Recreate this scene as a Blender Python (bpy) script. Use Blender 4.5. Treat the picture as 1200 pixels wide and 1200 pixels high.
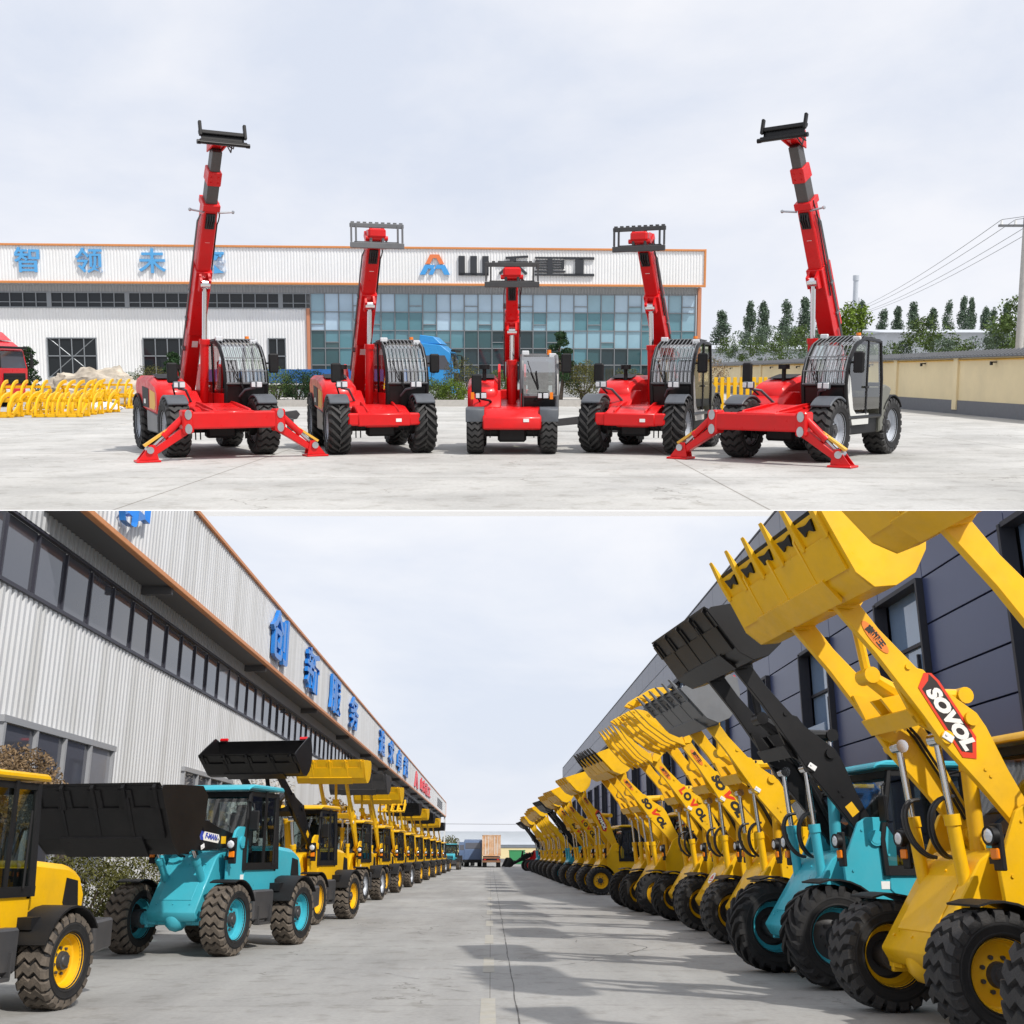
# A collage of two places seen by ONE camera: a street lined with wheel loaders (the lower half) and, beyond and above it,
# a showroom yard with telehandlers (the upper half).  The street is built in metres with z up.  The upper yard is a
# solid deck of its own, standing on an incline beyond the street; it is one rigid place (see YARD below).
import bpy, bmesh, math, random
from math import radians as R, sin, cos, pi, sqrt, atan2
from mathutils import Vector as V, Matrix as M, noise as mnoise

for o in list(bpy.data.objects): bpy.data.objects.remove(o)
SC = bpy.context.scene
COL = SC.collection
random.seed(7)

# ------------------------------------------------------------------ camera
EYE = V((0, 0, 1.55))
PITCH, YAW = R(17.18), R(1.05)
cd = bpy.data.cameras.new('camera'); cam = bpy.data.objects.new('camera', cd); COL.objects.link(cam)
cd.sensor_width = 36; cd.lens = 36*1300/1200; cd.clip_end = 30000; cd.clip_start = .1
cam.location = EYE; cam.rotation_euler = (pi/2+PITCH, 0, -YAW)
SC.camera = cam
# ------------------------------------------------------------------ sky and sun
SUN_EL, SUN_AZ = R(40), R(33)          # azimuth: from straight behind the camera towards the right
w = bpy.data.worlds.new('World'); SC.world = w; w.use_nodes = True
nt = w.node_tree; N, L = nt.nodes, nt.links
bg = N['Background']; bg.inputs['Strength'].default_value = .1
sky = N.new('ShaderNodeTexSky'); sky.sky_type = 'NISHITA'; sky.sun_disc = False
sky.sun_elevation = SUN_EL; sky.sun_rotation = pi-SUN_AZ; sky.dust_density = 2.5; sky.air_density = 1.2
tc = N.new('ShaderNodeTexCoord')
mp = N.new('ShaderNodeMapping'); mp.inputs['Scale'].default_value = (1, 1, 2.2); L.new(tc.outputs['Generated'], mp.inputs['Vector'])
nz = N.new('ShaderNodeTexNoise'); nz.inputs['Scale'].default_value = 2.6; nz.inputs['Detail'].default_value = 7; nz.inputs['Roughness'].default_value = .55
nz.inputs['Distortion'].default_value = .25
L.new(mp.outputs['Vector'], nz.inputs['Vector'])
cr = N.new('ShaderNodeValToRGB'); L.new(nz.outputs['Fac'], cr.inputs['Fac'])
cr.color_ramp.elements[0].position = .38; cr.color_ramp.elements[0].color = (.70, .75, .86, 1)
cr.color_ramp.elements[1].position = .62; cr.color_ramp.elements[1].color = (.885, .895, .94, 1)
sc_ = N.new('ShaderNodeVectorMath'); sc_.operation = 'SCALE'; sc_.inputs['Scale'].default_value = 11.3
L.new(cr.outputs['Color'], sc_.inputs[0])
mx = N.new('ShaderNodeMix'); mx.data_type = 'RGBA'; mx.inputs['Factor'].default_value = .9
L.new(sky.outputs['Color'], mx.inputs['A']); L.new(sc_.outputs['Vector'], mx.inputs['B'])
L.new(mx.outputs['Result'], bg.inputs['Color'])
sd = bpy.data.lights.new('sun', 'SUN'); sun = bpy.data.objects.new('sun', sd); COL.objects.link(sun)
sd.energy = 3.8; sd.angle = R(1.3); sd.color = (1, .955, .89)
sv = V((sin(SUN_AZ)*cos(SUN_EL), -cos(SUN_AZ)*cos(SUN_EL), sin(SUN_EL)))
sun.rotation_euler = sv.to_track_quat('Z', 'Y').to_euler()
SC.view_settings.view_transform = 'Standard'; SC.view_settings.look = 'None'; SC.view_settings.exposure = 0; SC.view_settings.gamma = 1
SC.render.engine = 'CYCLES'; SC.cycles.max_bounces = 6; SC.cycles.transparent_max_bounces = 12
try: SC.cycles.use_denoising = True
except Exception: pass

# ------------------------------------------------------------------ the upper yard's own ground frame
# Coordinates of the yard: x along the row of machines, y away from the viewer, z up, 1.74 below the eye. The deck is
# inclined and stands well beyond the street so that it does not roof the street over and take its daylight.
YS, YT = 18.0, R(24.33)     # size of one yard metre against the street's, and the incline of the deck
YARD = M.Translation(EYE) @ M.Rotation(-YAW, 4, 'Z') @ M.Rotation(YT, 4, 'X') @ M.Scale(YS, 4) @ M.Translation((0, 0, -1.74))

# ------------------------------------------------------------------ materials
def mat(name, col, rough=.5, metal=0, var=.0, scale=6, bump=0, bscale=40, coat=0, dirt=None, dirt_amt=.0, spec=None, island=0):
    m = bpy.data.materials.new(name); m.use_nodes = True
    t = m.node_tree; n, l = t.nodes, t.links; b = n['Principled BSDF']
    b.inputs['Base Color'].default_value = (*col, 1); b.inputs['Roughness'].default_value = rough; b.inputs['Metallic'].default_value = metal
    if coat: b.inputs['Coat Weight'].default_value = coat; b.inputs['Coat Roughness'].default_value = .12
    if spec is not None: b.inputs['Specular IOR Level'].default_value = spec
    c = None
    co = n.new('ShaderNodeTexCoord')
    if var or dirt:
        z = n.new('ShaderNodeTexNoise'); z.inputs['Scale'].default_value = scale; z.inputs['Detail'].default_value = 6; z.inputs['Roughness'].default_value = .62
        l.new(co.outputs['Object'], z.inputs['Vector'])
        r = n.new('ShaderNodeValToRGB'); l.new(z.outputs['Fac'], r.inputs['Fac'])
        r.color_ramp.elements[0].position = .3; r.color_ramp.elements[1].position = .7
        r.color_ramp.elements[0].color = (*[x*(1-var) for x in col], 1); r.color_ramp.elements[1].color = (*[min(1, x*(1+var)) for x in col], 1)
        c = r.outputs['Color']
        if dirt:
            z2 = n.new('ShaderNodeTexNoise'); z2.inputs['Scale'].default_value = scale*.7; z2.inputs['Detail'].default_value = 9; z2.inputs['Roughness'].default_value = .7
            l.new(co.outputs['Object'], z2.inputs['Vector'])
            mr = n.new('ShaderNodeMapRange'); mr.inputs['From Min'].default_value = .42; mr.inputs['From Max'].default_value = .75; mr.inputs['To Max'].default_value = dirt_amt
            l.new(z2.outputs['Fac'], mr.inputs['Value'])
            k = n.new('ShaderNodeMix'); k.data_type = 'RGBA'; l.new(mr.outputs['Result'], k.inputs['Factor']); l.new(c, k.inputs['A']); k.inputs['B'].default_value = (*dirt, 1)
            c = k.outputs['Result']
    if island:
        g = n.new('ShaderNodeNewGeometry'); h = n.new('ShaderNodeHueSaturation')
        mr = n.new('ShaderNodeMapRange'); mr.inputs['To Min'].default_value = 1-island; mr.inputs['To Max'].default_value = 1+island
        l.new(g.outputs['Random Per Island'], mr.inputs['Value']); l.new(mr.outputs['Result'], h.inputs['Value'])
        if c: l.new(c, h.inputs['Color'])
        else: h.inputs['Color'].default_value = (*col, 1)
        c = h.outputs['Color']
    if c: l.new(c, b.inputs['Base Color'])
    if bump:
        z = n.new('ShaderNodeTexNoise'); z.inputs['Scale'].default_value = bscale; z.inputs['Detail'].default_value = 6
        l.new(co.outputs['Object'], z.inputs['Vector'])
        bn = n.new('ShaderNodeBump'); bn.inputs['Strength'].default_value = bump; bn.inputs['Distance'].default_value = .02
        l.new(z.outputs['Fac'], bn.inputs['Height']); l.new(bn.outputs['Normal'], b.inputs['Normal'])
    if coat:   # dust and handling marks break up the gloss
        z = n.new('ShaderNodeTexNoise'); z.inputs['Scale'].default_value = 4.5; z.inputs['Detail'].default_value = 8; z.inputs['Roughness'].default_value = .7
        l.new(co.outputs['Object'], z.inputs['Vector']); mr = n.new('ShaderNodeMapRange'); mr.inputs['From Min'].default_value = .3; mr.inputs['From Max'].default_value = .7; mr.inputs['To Min'].default_value = rough-.12; mr.inputs['To Max'].default_value = rough+.22
        l.new(z.outputs['Fac'], mr.inputs['Value']); l.new(mr.outputs['Result'], b.inputs['Roughness'])
    return m

def glass(name, tint, mixf, rough=.02, refl=(1, 1, 1)):
    m = bpy.data.materials.new(name); m.use_nodes = True
    t = m.node_tree; n, l = t.nodes, t.links; n.remove(n['Principled BSDF'])
    tr = n.new('ShaderNodeBsdfTransparent'); tr.inputs['Color'].default_value = (*tint, 1)
    gl = n.new('ShaderNodeBsdfGlossy'); gl.inputs['Roughness'].default_value = rough; gl.inputs['Color'].default_value = (*refl, 1)
    fr = n.new('ShaderNodeFresnel'); ge = n.new('ShaderNodeNewGeometry'); io = n.new('ShaderNodeMapRange'); io.inputs['To Min'].default_value = 1.55; io.inputs['To Max'].default_value = 1/1.55
    l.new(ge.outputs['Backfacing'], io.inputs['Value']); l.new(io.outputs['Result'], fr.inputs['IOR'])
    mr = n.new('ShaderNodeMapRange'); mr.inputs['To Min'].default_value = mixf; l.new(fr.outputs['Fac'], mr.inputs['Value'])
    s = n.new('ShaderNodeMixShader'); l.new(mr.outputs['Result'], s.inputs['Fac']); l.new(tr.outputs['BSDF'], s.inputs[1]); l.new(gl.outputs['BSDF'], s.inputs[2])
    l.new(s.outputs['Shader'], n['Material Output'].inputs['Surface'])
    return m

def pane_glass(name, col, spec=.5, rough=.03, var=.25):
    return mat(name, col, rough, 0, var=var*.3, scale=.5, spec=spec)

MT = {
 'yellow': mat('yellow_paint', (.82, .462, .003), .36, var=.05, scale=2, coat=.08, dirt=(.50, .29, .03), dirt_amt=.5, spec=.3, bump=.06, bscale=14),
 'teal': mat('teal_paint', (.045, .40, .50), .36, var=.05, scale=2, coat=.1, spec=.35, dirt=(.12, .3, .36), dirt_amt=.25),
 'red': mat('red_paint', (.66, .006, .008), .34, var=.05, scale=2, coat=.12, dirt=(.42, .02, .018), dirt_amt=.5, spec=.35, bump=.05, bscale=14),
 'black': mat('black_paint', (.007, .007, .008), .36, var=.2, scale=3, dirt=(.03, .027, .024), dirt_amt=.22, spec=.3),
 'satin': mat('satin_black_plastic', (.010, .010, .011), .55, var=.2, scale=5, spec=.3),
 'charcoal': mat('charcoal_paint', (.045, .045, .048), .45, var=.15, scale=3, dirt=(.1, .09, .08), dirt_amt=.3),
 'grey': mat('grey_steel_paint', (.13, .135, .145), .42, var=.12, scale=3, dirt=(.2, .19, .17), dirt_amt=.25),
 'rubber': mat('tyre_rubber', (.013, .013, .014), .7, var=.25, scale=7, dirt=(.04, .037, .034), dirt_amt=.45, spec=.35),
 'dusty': mat('dusty_tread', (.125, .102, .08), .85, var=.28, scale=9, dirt=(.03, .028, .026), dirt_amt=.6, bump=.3, bscale=60),
 'darktread': mat('dark_tread', (.024, .0235, .0245), .68, var=.25, scale=9, dirt=(.075, .07, .065), dirt_amt=.5, bump=.3, bscale=60),
 'chrome': mat('chrome_rod', (.75, .76, .78), .16, 1),
 'steel': mat('bare_steel', (.5, .51, .53), .35, 1, var=.15),
 'rimgrey': mat('silver_rim', (.52, .55, .6), .4, .2, var=.1),
 'white': mat('white_paint', (.78, .78, .77), .4, var=.04),
 'orange_lamp': mat('orange_lamp', (.85, .22, .01), .2),
 'red_lamp': mat('red_reflector', (.6, .01, .015), .25),
 'lamp': mat('lamp_lens', (.75, .77, .8), .08, .3),
 'cabglass': glass('cab_glass', (.55, .63, .62), .05),
 'sidestep': mat('hose_rubber', (.01, .01, .011), .45),
 'guard': mat('grey_guard_bar', (.20, .21, .22), .4, .3),
 'sideglass': glass('olive_side_glass', (.74, .74, .56), .05),
 'sticker': mat('white_sticker', (.8, .8, .78), .5),
 'decal_black': mat('black_lettering', (.02, .017, .015), .4),
 'decal_red': mat('red_lettering', (.7, .04, .01), .4),
 'decal_badge': mat('badge_black', (.03, .022, .018), .3, var=.3, scale=5),
 'decal_white': mat('white_lettering', (.82, .8, .74), .4),
 'decal_blue': mat('blue_badge', (.03, .06, .4), .4),
 'decal_orange': mat('orange_badge', (.75, .2, .02), .4),
 'seat': mat('seat_fabric', (.03, .03, .035), .8, var=.2),
}

# ------------------------------------------------------------------ geometry helpers
class G:
    """Collects shapes into one mesh."""
    def __init__(s): s.bm = bmesh.new(); s.mi = 0
    def _add(s, vs, fs, smooth=True):
        b = [s.bm.verts.new(v) for v in vs]; out = []
        for f in fs:
            try: q = s.bm.faces.new([b[i] for i in f]); q.material_index = s.mi; q.smooth = smooth; out.append(q)
            except ValueError: pass
        return b, out
    def _bev(s, verts, d, seg=1):
        if d <= 0: return
        es = list({e for v in verts for e in v.link_edges})
        bmesh.ops.bevel(s.bm, geom=es, offset=d, segments=seg, profile=.5, affect='EDGES', material=-1)
    def box(s, c, d, rot=None, bev=0, m=None):
        x, y, z = d[0]/2, d[1]/2, d[2]/2
        vs = [V((i*x, j*y, k*z)) for i in (-1, 1) for j in (-1, 1) for k in (-1, 1)]
        T = M.Translation(c)
        if rot is not None: T = T @ (rot if isinstance(rot, M) else M.Rotation(rot[0], 4, rot[1]))
        b, _ = s._add([T @ v for v in vs], [(0, 1, 3, 2), (4, 6, 7, 5), (0, 4, 5, 1), (2, 3, 7, 6), (0, 2, 6, 4), (1, 5, 7, 3)])
        s._bev(b, bev); return s
    def prism(s, poly, a0, a1, ax='y', bev=0, T=None):
        """poly in the plane across ax (y: xz, x: yz, z: xy), swept from a0 to a1"""
        f = {'y': lambda p, a: V((p[0], a, p[1])), 'x': lambda p, a: V((a, p[0], p[1])), 'z': lambda p, a: V((p[0], p[1], a))}[ax]
        n = len(poly); vs = [f(p, a0) for p in poly]+[f(p, a1) for p in poly]
        if T is not None: vs = [T @ v for v in vs]
        b, fs = s._add(vs, [tuple(range(n))[::-1], tuple(range(n, 2*n))]+[(i, (i+1) % n, n+(i+1) % n, n+i) for i in range(n)])
        bmesh.ops.recalc_face_normals(s.bm, faces=fs)
        s._bev(b, bev); return s
    def cyl(s, p0, p1, r, r1=None, seg=16, bev=0):
        p0, p1 = V(p0), V(p1); d = p1-p0; q = d.to_track_quat('Z', 'Y').to_matrix(); r1 = r if r1 is None else r1
        vs = [p0+q @ V((r*cos(2*pi*i/seg), r*sin(2*pi*i/seg), 0)) for i in range(seg)]+[p1+q @ V((r1*cos(2*pi*i/seg), r1*sin(2*pi*i/seg), 0)) for i in range(seg)]
        s._add(vs, [tuple(range(seg))[::-1], tuple(range(seg, 2*seg))]+[(i, (i+1) % seg, seg+(i+1) % seg, seg+i) for i in range(seg)]); return s
    def tube(s, pts, r, seg=8, closed=False):
        pts = [V(p) for p in pts]; n = len(pts); vs = []; up = None
        for i, p in enumerate(pts):
            d = (pts[min(i+1, n-1)]-pts[max(i-1, 0)]).normalized()
            if up is None: up = d.orthogonal().normalized()
            up = (up-d*up.dot(d)).normalized(); sd_ = d.cross(up)
            rr = r[i] if isinstance(r, (list, tuple)) else r
            vs += [p+(up*cos(2*pi*k/seg)+sd_*sin(2*pi*k/seg))*rr for k in range(seg)]
        fs = [(i*seg+k, i*seg+(k+1) % seg, (i+1)*seg+(k+1) % seg, (i+1)*seg+k) for i in range(n-1) for k in range(seg)]
        s._add(vs, fs+[tuple(range(seg))[::-1], tuple(range((n-1)*seg, n*seg))]); return s
    def lathe(s, prof, seg=32, T=None, closed=False):
        """prof: (radius, along-y) pairs, spun about the y axis"""
        n = len(prof); vs = []
        for i in range(seg):
            a = 2*pi*i/seg
            vs += [V((r*cos(a), y, r*sin(a))) for r, y in prof]
        if T is not None: vs = [T @ v for v in vs]
        m = n if closed else n-1
        b, fs = s._add(vs, [(i*n+j, i*n+(j+1) % n, ((i+1) % seg)*n+(j+1) % n, ((i+1) % seg)*n+j) for i in range(seg) for j in range(m)])
        bmesh.ops.recalc_face_normals(s.bm, faces=fs); return s
    def sphere(s, c, r, sc=(1, 1, 1), sub=2, jit=0):
        b = bmesh.ops.create_icosphere(s.bm, subdivisions=sub, radius=1)['verts']
        for v in b:
            k = 1+jit*(mnoise.noise(v.co*2.3+V(c)))
            v.co = V(c)+V((v.co.x*sc[0], v.co.y*sc[1], v.co.z*sc[2]))*r*k
        for f in {f for v in b for f in v.link_faces}: f.material_index = s.mi; f.smooth = True
        return s
    def quad(s, a, b, c, d): s._add([V(a), V(b), V(c), V(d)], [(0, 1, 2, 3)]); return s
    def poly(s, pts): s._add([V(p) for p in pts], [tuple(range(len(pts)))]); return s
    def strip(s, prof, t, y0, y1):
        """an open polyline (x,z) given thickness t and swept over y"""
        n = len(prof); off = []
        for i in range(n):
            a, b = prof[max(i-1, 0)], prof[min(i+1, n-1)]; dx, dz = b[0]-a[0], b[1]-a[1]; l = sqrt(dx*dx+dz*dz)
            off.append((prof[i][0]-dz/l*t, prof[i][1]+dx/l*t))
        return s.prism(list(prof)+off[::-1], y0, y1)
    def text(s, body, size, T, depth=0, fat=0, shear=0, space=1, sx=1):
        c = bpy.data.curves.new('lettering', 'FONT'); c.body = body; c.size = size; c.extrude = depth; c.offset = fat; c.shear = shear
        c.align_x = 'CENTER'; c.align_y = 'CENTER'; c.space_character = space; c.resolution_u = 3
        o = bpy.data.objects.new('lettering', c); COL.objects.link(o)
        me = bpy.data.meshes.new_from_object(o.evaluated_get(bpy.context.evaluated_depsgraph_get()))
        TT = T @ M.Diagonal((sx, 1, 1, 1))
        s._add([TT @ v.co for v in me.vertices], [tuple(p.vertices) for p in me.polygons], False)
        bpy.data.objects.remove(o); bpy.data.curves.remove(c); bpy.data.meshes.remove(me); return s
    def mesh(s, name, mats, angle=35):
        me = bpy.data.meshes.new(name); s.bm.to_mesh(me); s.bm.free()
        for m in (mats if isinstance(mats, (list, tuple)) else [mats]): me.materials.append(MT[m] if isinstance(m, str) else m)
        me.set_sharp_from_angle(angle=R(angle)); return me

CACHE = {}
def cached(key, fn):
    if key not in CACHE: CACHE[key] = fn()
    return CACHE[key]
def put(me, name, parent=None, mw=None, **props):
    o = bpy.data.objects.new(name, me); COL.objects.link(o)
    if parent is not None: o.parent = parent
    if mw is not None: o.matrix_basis = mw
    for k, v in props.items(): o[k] = v
    return o
def tag(o, label, cat, group=None):
    o['label'] = label; o['category'] = cat
    if group: o['group'] = group
    return o
def thing(name, label, cat, mw, group=None):
    o = bpy.data.objects.new(name, None); COL.objects.link(o); o.matrix_basis = mw; o.empty_display_size = .3
    return tag(o, label, cat, group)
def setting(o): o['kind'] = 'structure'; return o
def at(x, y, rz=0, z=0, s=1): return M.Translation((x, y, z)) @ M.Rotation(rz, 4, 'Z') @ M.Scale(s, 4)
def yard(x, y, rz=0, z=0, s=1): return YARD @ at(x, y, rz, z, s)
# ================================================================== THE STREET: setting
def ground_mat(name, c1, c2, joint, grain, scale, stretch=(1, .12, 1)):
    m = bpy.data.materials.new(name); m.use_nodes = True
    t = m.node_tree; n, l = t.nodes, t.links; b = n['Principled BSDF']; b.inputs['Roughness'].default_value = .82
    co = n.new('ShaderNodeTexCoord')
    def noi(sc, det=8, ro=.6, vec=None):
        z = n.new('ShaderNodeTexNoise'); z.inputs['Scale'].default_value = sc; z.inputs['Detail'].default_value = det; z.inputs['Roughness'].default_value = ro
        l.new(vec or co.outputs['Object'], z.inputs['Vector']); return z.outputs['Fac']
    def ramp(f, p0, p1, a, b_):
        r = n.new('ShaderNodeValToRGB'); l.new(f, r.inputs['Fac']); r.color_ramp.elements[0].position = p0; r.color_ramp.elements[1].position = p1
        r.color_ramp.elements[0].color = (*a, 1); r.color_ramp.elements[1].color = (*b_, 1); return r.outputs['Color']
    def mul(a, b_, f=1):
        k = n.new('ShaderNodeMix'); k.data_type = 'RGBA'; k.blend_type = 'MULTIPLY'; k.inputs['Factor'].default_value = f; l.new(a, k.inputs['A']); l.new(b_, k.inputs['B']); return k.outputs['Result']
    mpp = n.new('ShaderNodeMapping'); mpp.inputs['Scale'].default_value = stretch; l.new(co.outputs['Object'], mpp.inputs['Vector'])
    base = ramp(noi(scale*.35), .32, .68, c1, c2)
    base = mul(base, ramp(noi(scale*.22, 3), .42, .6, (.90, .895, .885), (1.03, 1.03, 1.03)))
    base = mul(base, ramp(noi(scale*1.3, vec=mpp.outputs['Vector']), .32, .6, (.80, .80, .795), (1.05, 1.05, 1.04)))
    base = mul(base, ramp(noi(scale*4.5), .34, .47, (.80, .79, .77), (1, 1, 1)))
    base = mul(base, ramp(noi(scale*30, 4), .35, .65, (.92, .92, .92), (1.05, 1.05, 1.05)))
    base = mul(base, ramp(noi(scale*.8, 5), .66, .76, (1, 1, 1), (1, .93, .84)))
    if joint:
        br = n.new('ShaderNodeTexBrick'); l.new(co.outputs['Object'], br.inputs['Vector'])
        br.offset = 0; br.inputs['Scale'].default_value = 1; br.inputs['Brick Width'].default_value = joint[0]; br.inputs['Row Height'].default_value = joint[1]
        br.inputs['Mortar Size'].default_value = joint[2]; br.inputs['Color1'].default_value = (1, 1, 1, 1); br.inputs['Color2'].default_value = (.95, .95, .95, 1); br.inputs['Mortar'].default_value = (.55, .53, .5, 1)
        base = mul(base, br.outputs['Color'])
    # fine cracks
    vo = n.new('ShaderNodeTexVoronoi'); vo.feature = 'DISTANCE_TO_EDGE'; vo.inputs['Scale'].default_value = .16/scale*.5
    dv = n.new('ShaderNodeVectorMath'); dv.operation = 'MULTIPLY_ADD'
    zz = n.new('ShaderNodeTexNoise'); zz.inputs['Scale'].default_value = .9/scale*.5; zz.inputs['Detail'].default_value = 6; l.new(co.outputs['Object'], zz.inputs['Vector'])
    l.new(zz.outputs['Color'], dv.inputs[0]); dv.inputs[1].default_value = (2.6*scale*2,)*3; l.new(co.outputs['Object'], dv.inputs[2]); l.new(dv.outputs['Vector'], vo.inputs['Vector'])
    ck = ramp(vo.outputs['Distance'], .0, .0035, (.45, .43, .4), (1, 1, 1))
    gate = ramp(noi(scale*.5, 3), .5, .56, (0, 0, 0), (1, 1, 1))
    k = n.new('ShaderNodeMix'); k.data_type = 'RGBA'; k.blend_type = 'MULTIPLY'; l.new(gate, k.inputs['Factor']); l.new(base, k.inputs['A']); l.new(ck, k.inputs['B']); base = k.outputs['Result']
    l.new(base, b.inputs['Base Color'])
    bn = n.new('ShaderNodeBump'); bn.inputs['Strength'].default_value = .25; bn.inputs['Distance'].default_value = grain; l.new(noi(scale*24, 6), bn.inputs['Height']); l.new(bn.outputs['Normal'], b.inputs['Normal'])
    return m
g = G(); g.quad((-900, -300, 0), (900, -300, 0), (900, 1500, 0), (-900, 1500, 0))
setting(put(g.mesh('road', ground_mat('road_concrete', (.31, .307, .30), (.42, .417, .405), (7, 6.5, .006), .004, .5)), 'road'))
# joint line and worn dashes
jl = G()
pts = [(.285+.02*mnoise.noise(V((0, y*.7, 3))), y) for y in [4+.5*i for i in range(380)]]
for (x0, y0), (x1, y1) in zip(pts, pts[1:]):
    wd = .005+.010*abs(mnoise.noise(V((1, y0, 0)))); jl.quad((x0-wd, y0, .004), (x0+wd, y0, .004), (x1+wd, y1, .004), (x1-wd, y1, .004))
rc = random.Random(5)
for x, y, a, n in ((.9, 17.5, .2, 26), (1.6, 22, 1.2, 30), (.4, 14.2, 2.6, 22), (2.3, 19, 1.9, 26), (-2.4, 16, 1.1, 24), (.5, 29, .6, 26), (1.2, 12.6, .5, 22), (-1.2, 24, 2.2, 20)):
    for _ in range(n):
        a += rc.uniform(-.55, .55); x1, y1 = x+.16*cos(a), y+.16*sin(a)*1.3; wd = rc.uniform(.002, .009)
        jl.quad((x-wd, y, .0045), (x+wd, y, .0045), (x1+wd, y1, .0045), (x1-wd, y1, .0045)); x, y = x1, y1
setting(put(jl.mesh('road_marking', mat('joint_sealant', (.10, .097, .092), .8, var=.3)), 'road_marking'))
g = G()
for y in (11.3, 16.5, 21.7, 26.9, 32.1, 37.3, 42.5, 52.9): g.quad((-.10, y, .004), (.06, y, .004), (.06, y+2.3, .004), (-.10, y+2.3, .004))
mm = mat('worn_yellow_paint', (.385, .365, .31), .8, var=.12, scale=5, dirt=(.38, .375, .36), dirt_amt=1.0)
setting(put(g.mesh('road_marking', mm), 'road_marking'))

# ------------------------------------------------------------------ ribbed sheet helper
def ribs(g, x, y0, y1, z0, z1, pitch=.2, depth=.035, ax='y', flip=1):
    """trapezoidal cladding in the plane ax=along; front faces +x (ax='y') or -y (ax='x')"""
    n = int((y1-y0)/pitch); prof = []
    for i in range(n):
        a = y0+i*pitch
        prof += [(a, 0), (a+pitch*.28, 0), (a+pitch*.42, depth), (a+pitch*.86, depth)]
    prof.append((y1, 0)); vs = []
    for a, d in prof:
        p = (x+flip*d, a) if ax == 'y' else (a, x-flip*d)
        vs += [V((*p, z0)), V((*p, z1))]
    fs = [(2*i, 2*i+2, 2*i+3, 2*i+1) for i in range(len(prof)-1)]
    _, out = g._add(vs, fs, False)
    return g
MT['clad'] = mat('white_ribbed_cladding', (.56, .57, .585), .42, var=.03, scale=.6, dirt=(.5, .5, .48), dirt_amt=.25)
n_ = MT['clad'].node_tree; z_ = n_.nodes.new('ShaderNodeTexNoise'); z_.inputs['Scale'].default_value = 1.6; z_.inputs['Detail'].default_value = 6; m_ = n_.nodes.new('ShaderNodeMapping'); m_.inputs['Scale'].default_value = (1, 1, .07)
c_ = n_.nodes.new('ShaderNodeTexCoord'); n_.links.new(c_.outputs['Object'], m_.inputs['Vector']); n_.links.new(m_.outputs['Vector'], z_.inputs['Vector'])
r_ = n_.nodes.new('ShaderNodeValToRGB'); n_.links.new(z_.outputs['Fac'], r_.inputs['Fac']); r_.color_ramp.elements[0].position = .35; r_.color_ramp.elements[1].position = .55; r_.color_ramp.elements[0].color = (.84, .835, .82, 1); r_.color_ramp.elements[1].color = (1, 1, 1, 1)
k_ = n_.nodes.new('ShaderNodeMix'); k_.data_type = 'RGBA'; k_.blend_type = 'MULTIPLY'; k_.inputs['Factor'].default_value = 1; b_ = n_.nodes['Principled BSDF']; old_ = b_.inputs['Base Color'].links[0].from_socket
n_.links.new(old_, k_.inputs['A']); n_.links.new(r_.outputs['Color'], k_.inputs['B']); n_.links.new(k_.outputs['Result'], b_.inputs['Base Color'])
MT['clad_light_boosted'] = mat('light_boosted_cladding', (.80, .805, .81), .42, var=.03, scale=.6, dirt=(.68, .68, .66), dirt_amt=.3)  # white cladding again, colour lightened to make up for weak sun on the showroom
MT['soffit'] = mat('soffit_sheet', (.40, .41, .42), .5, var=.05)
MT['trim'] = mat('orange_trim', (.62, .24, .075), .45, var=.06)
MT['frame'] = mat('dark_window_frame', (.035, .035, .05), .45)
MT['alu'] = mat('aluminium_sill', (.36, .37, .39), .4, .2)
MT['plinth'] = mat('plinth_render', (.42, .43, .44), .7, var=.08)
MT['pane_dark'] = pane_glass('grey_tinted_pane', (.075, .078, .095), .7, .04)
MT['pane_pale'] = pane_glass('pale_blinded_pane', (.22, .225, .245), .5, .08)
MT['letter_blue'] = mat('blue_sign_letter', (.02, .20, .62), .35, var=.05)
MT['letter_red'] = mat('red_sign_letter', (.72, .06, .08), .4)
MT['letter_grey'] = mat('grey_sign_letter', (.09, .09, .1), .5)

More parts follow.
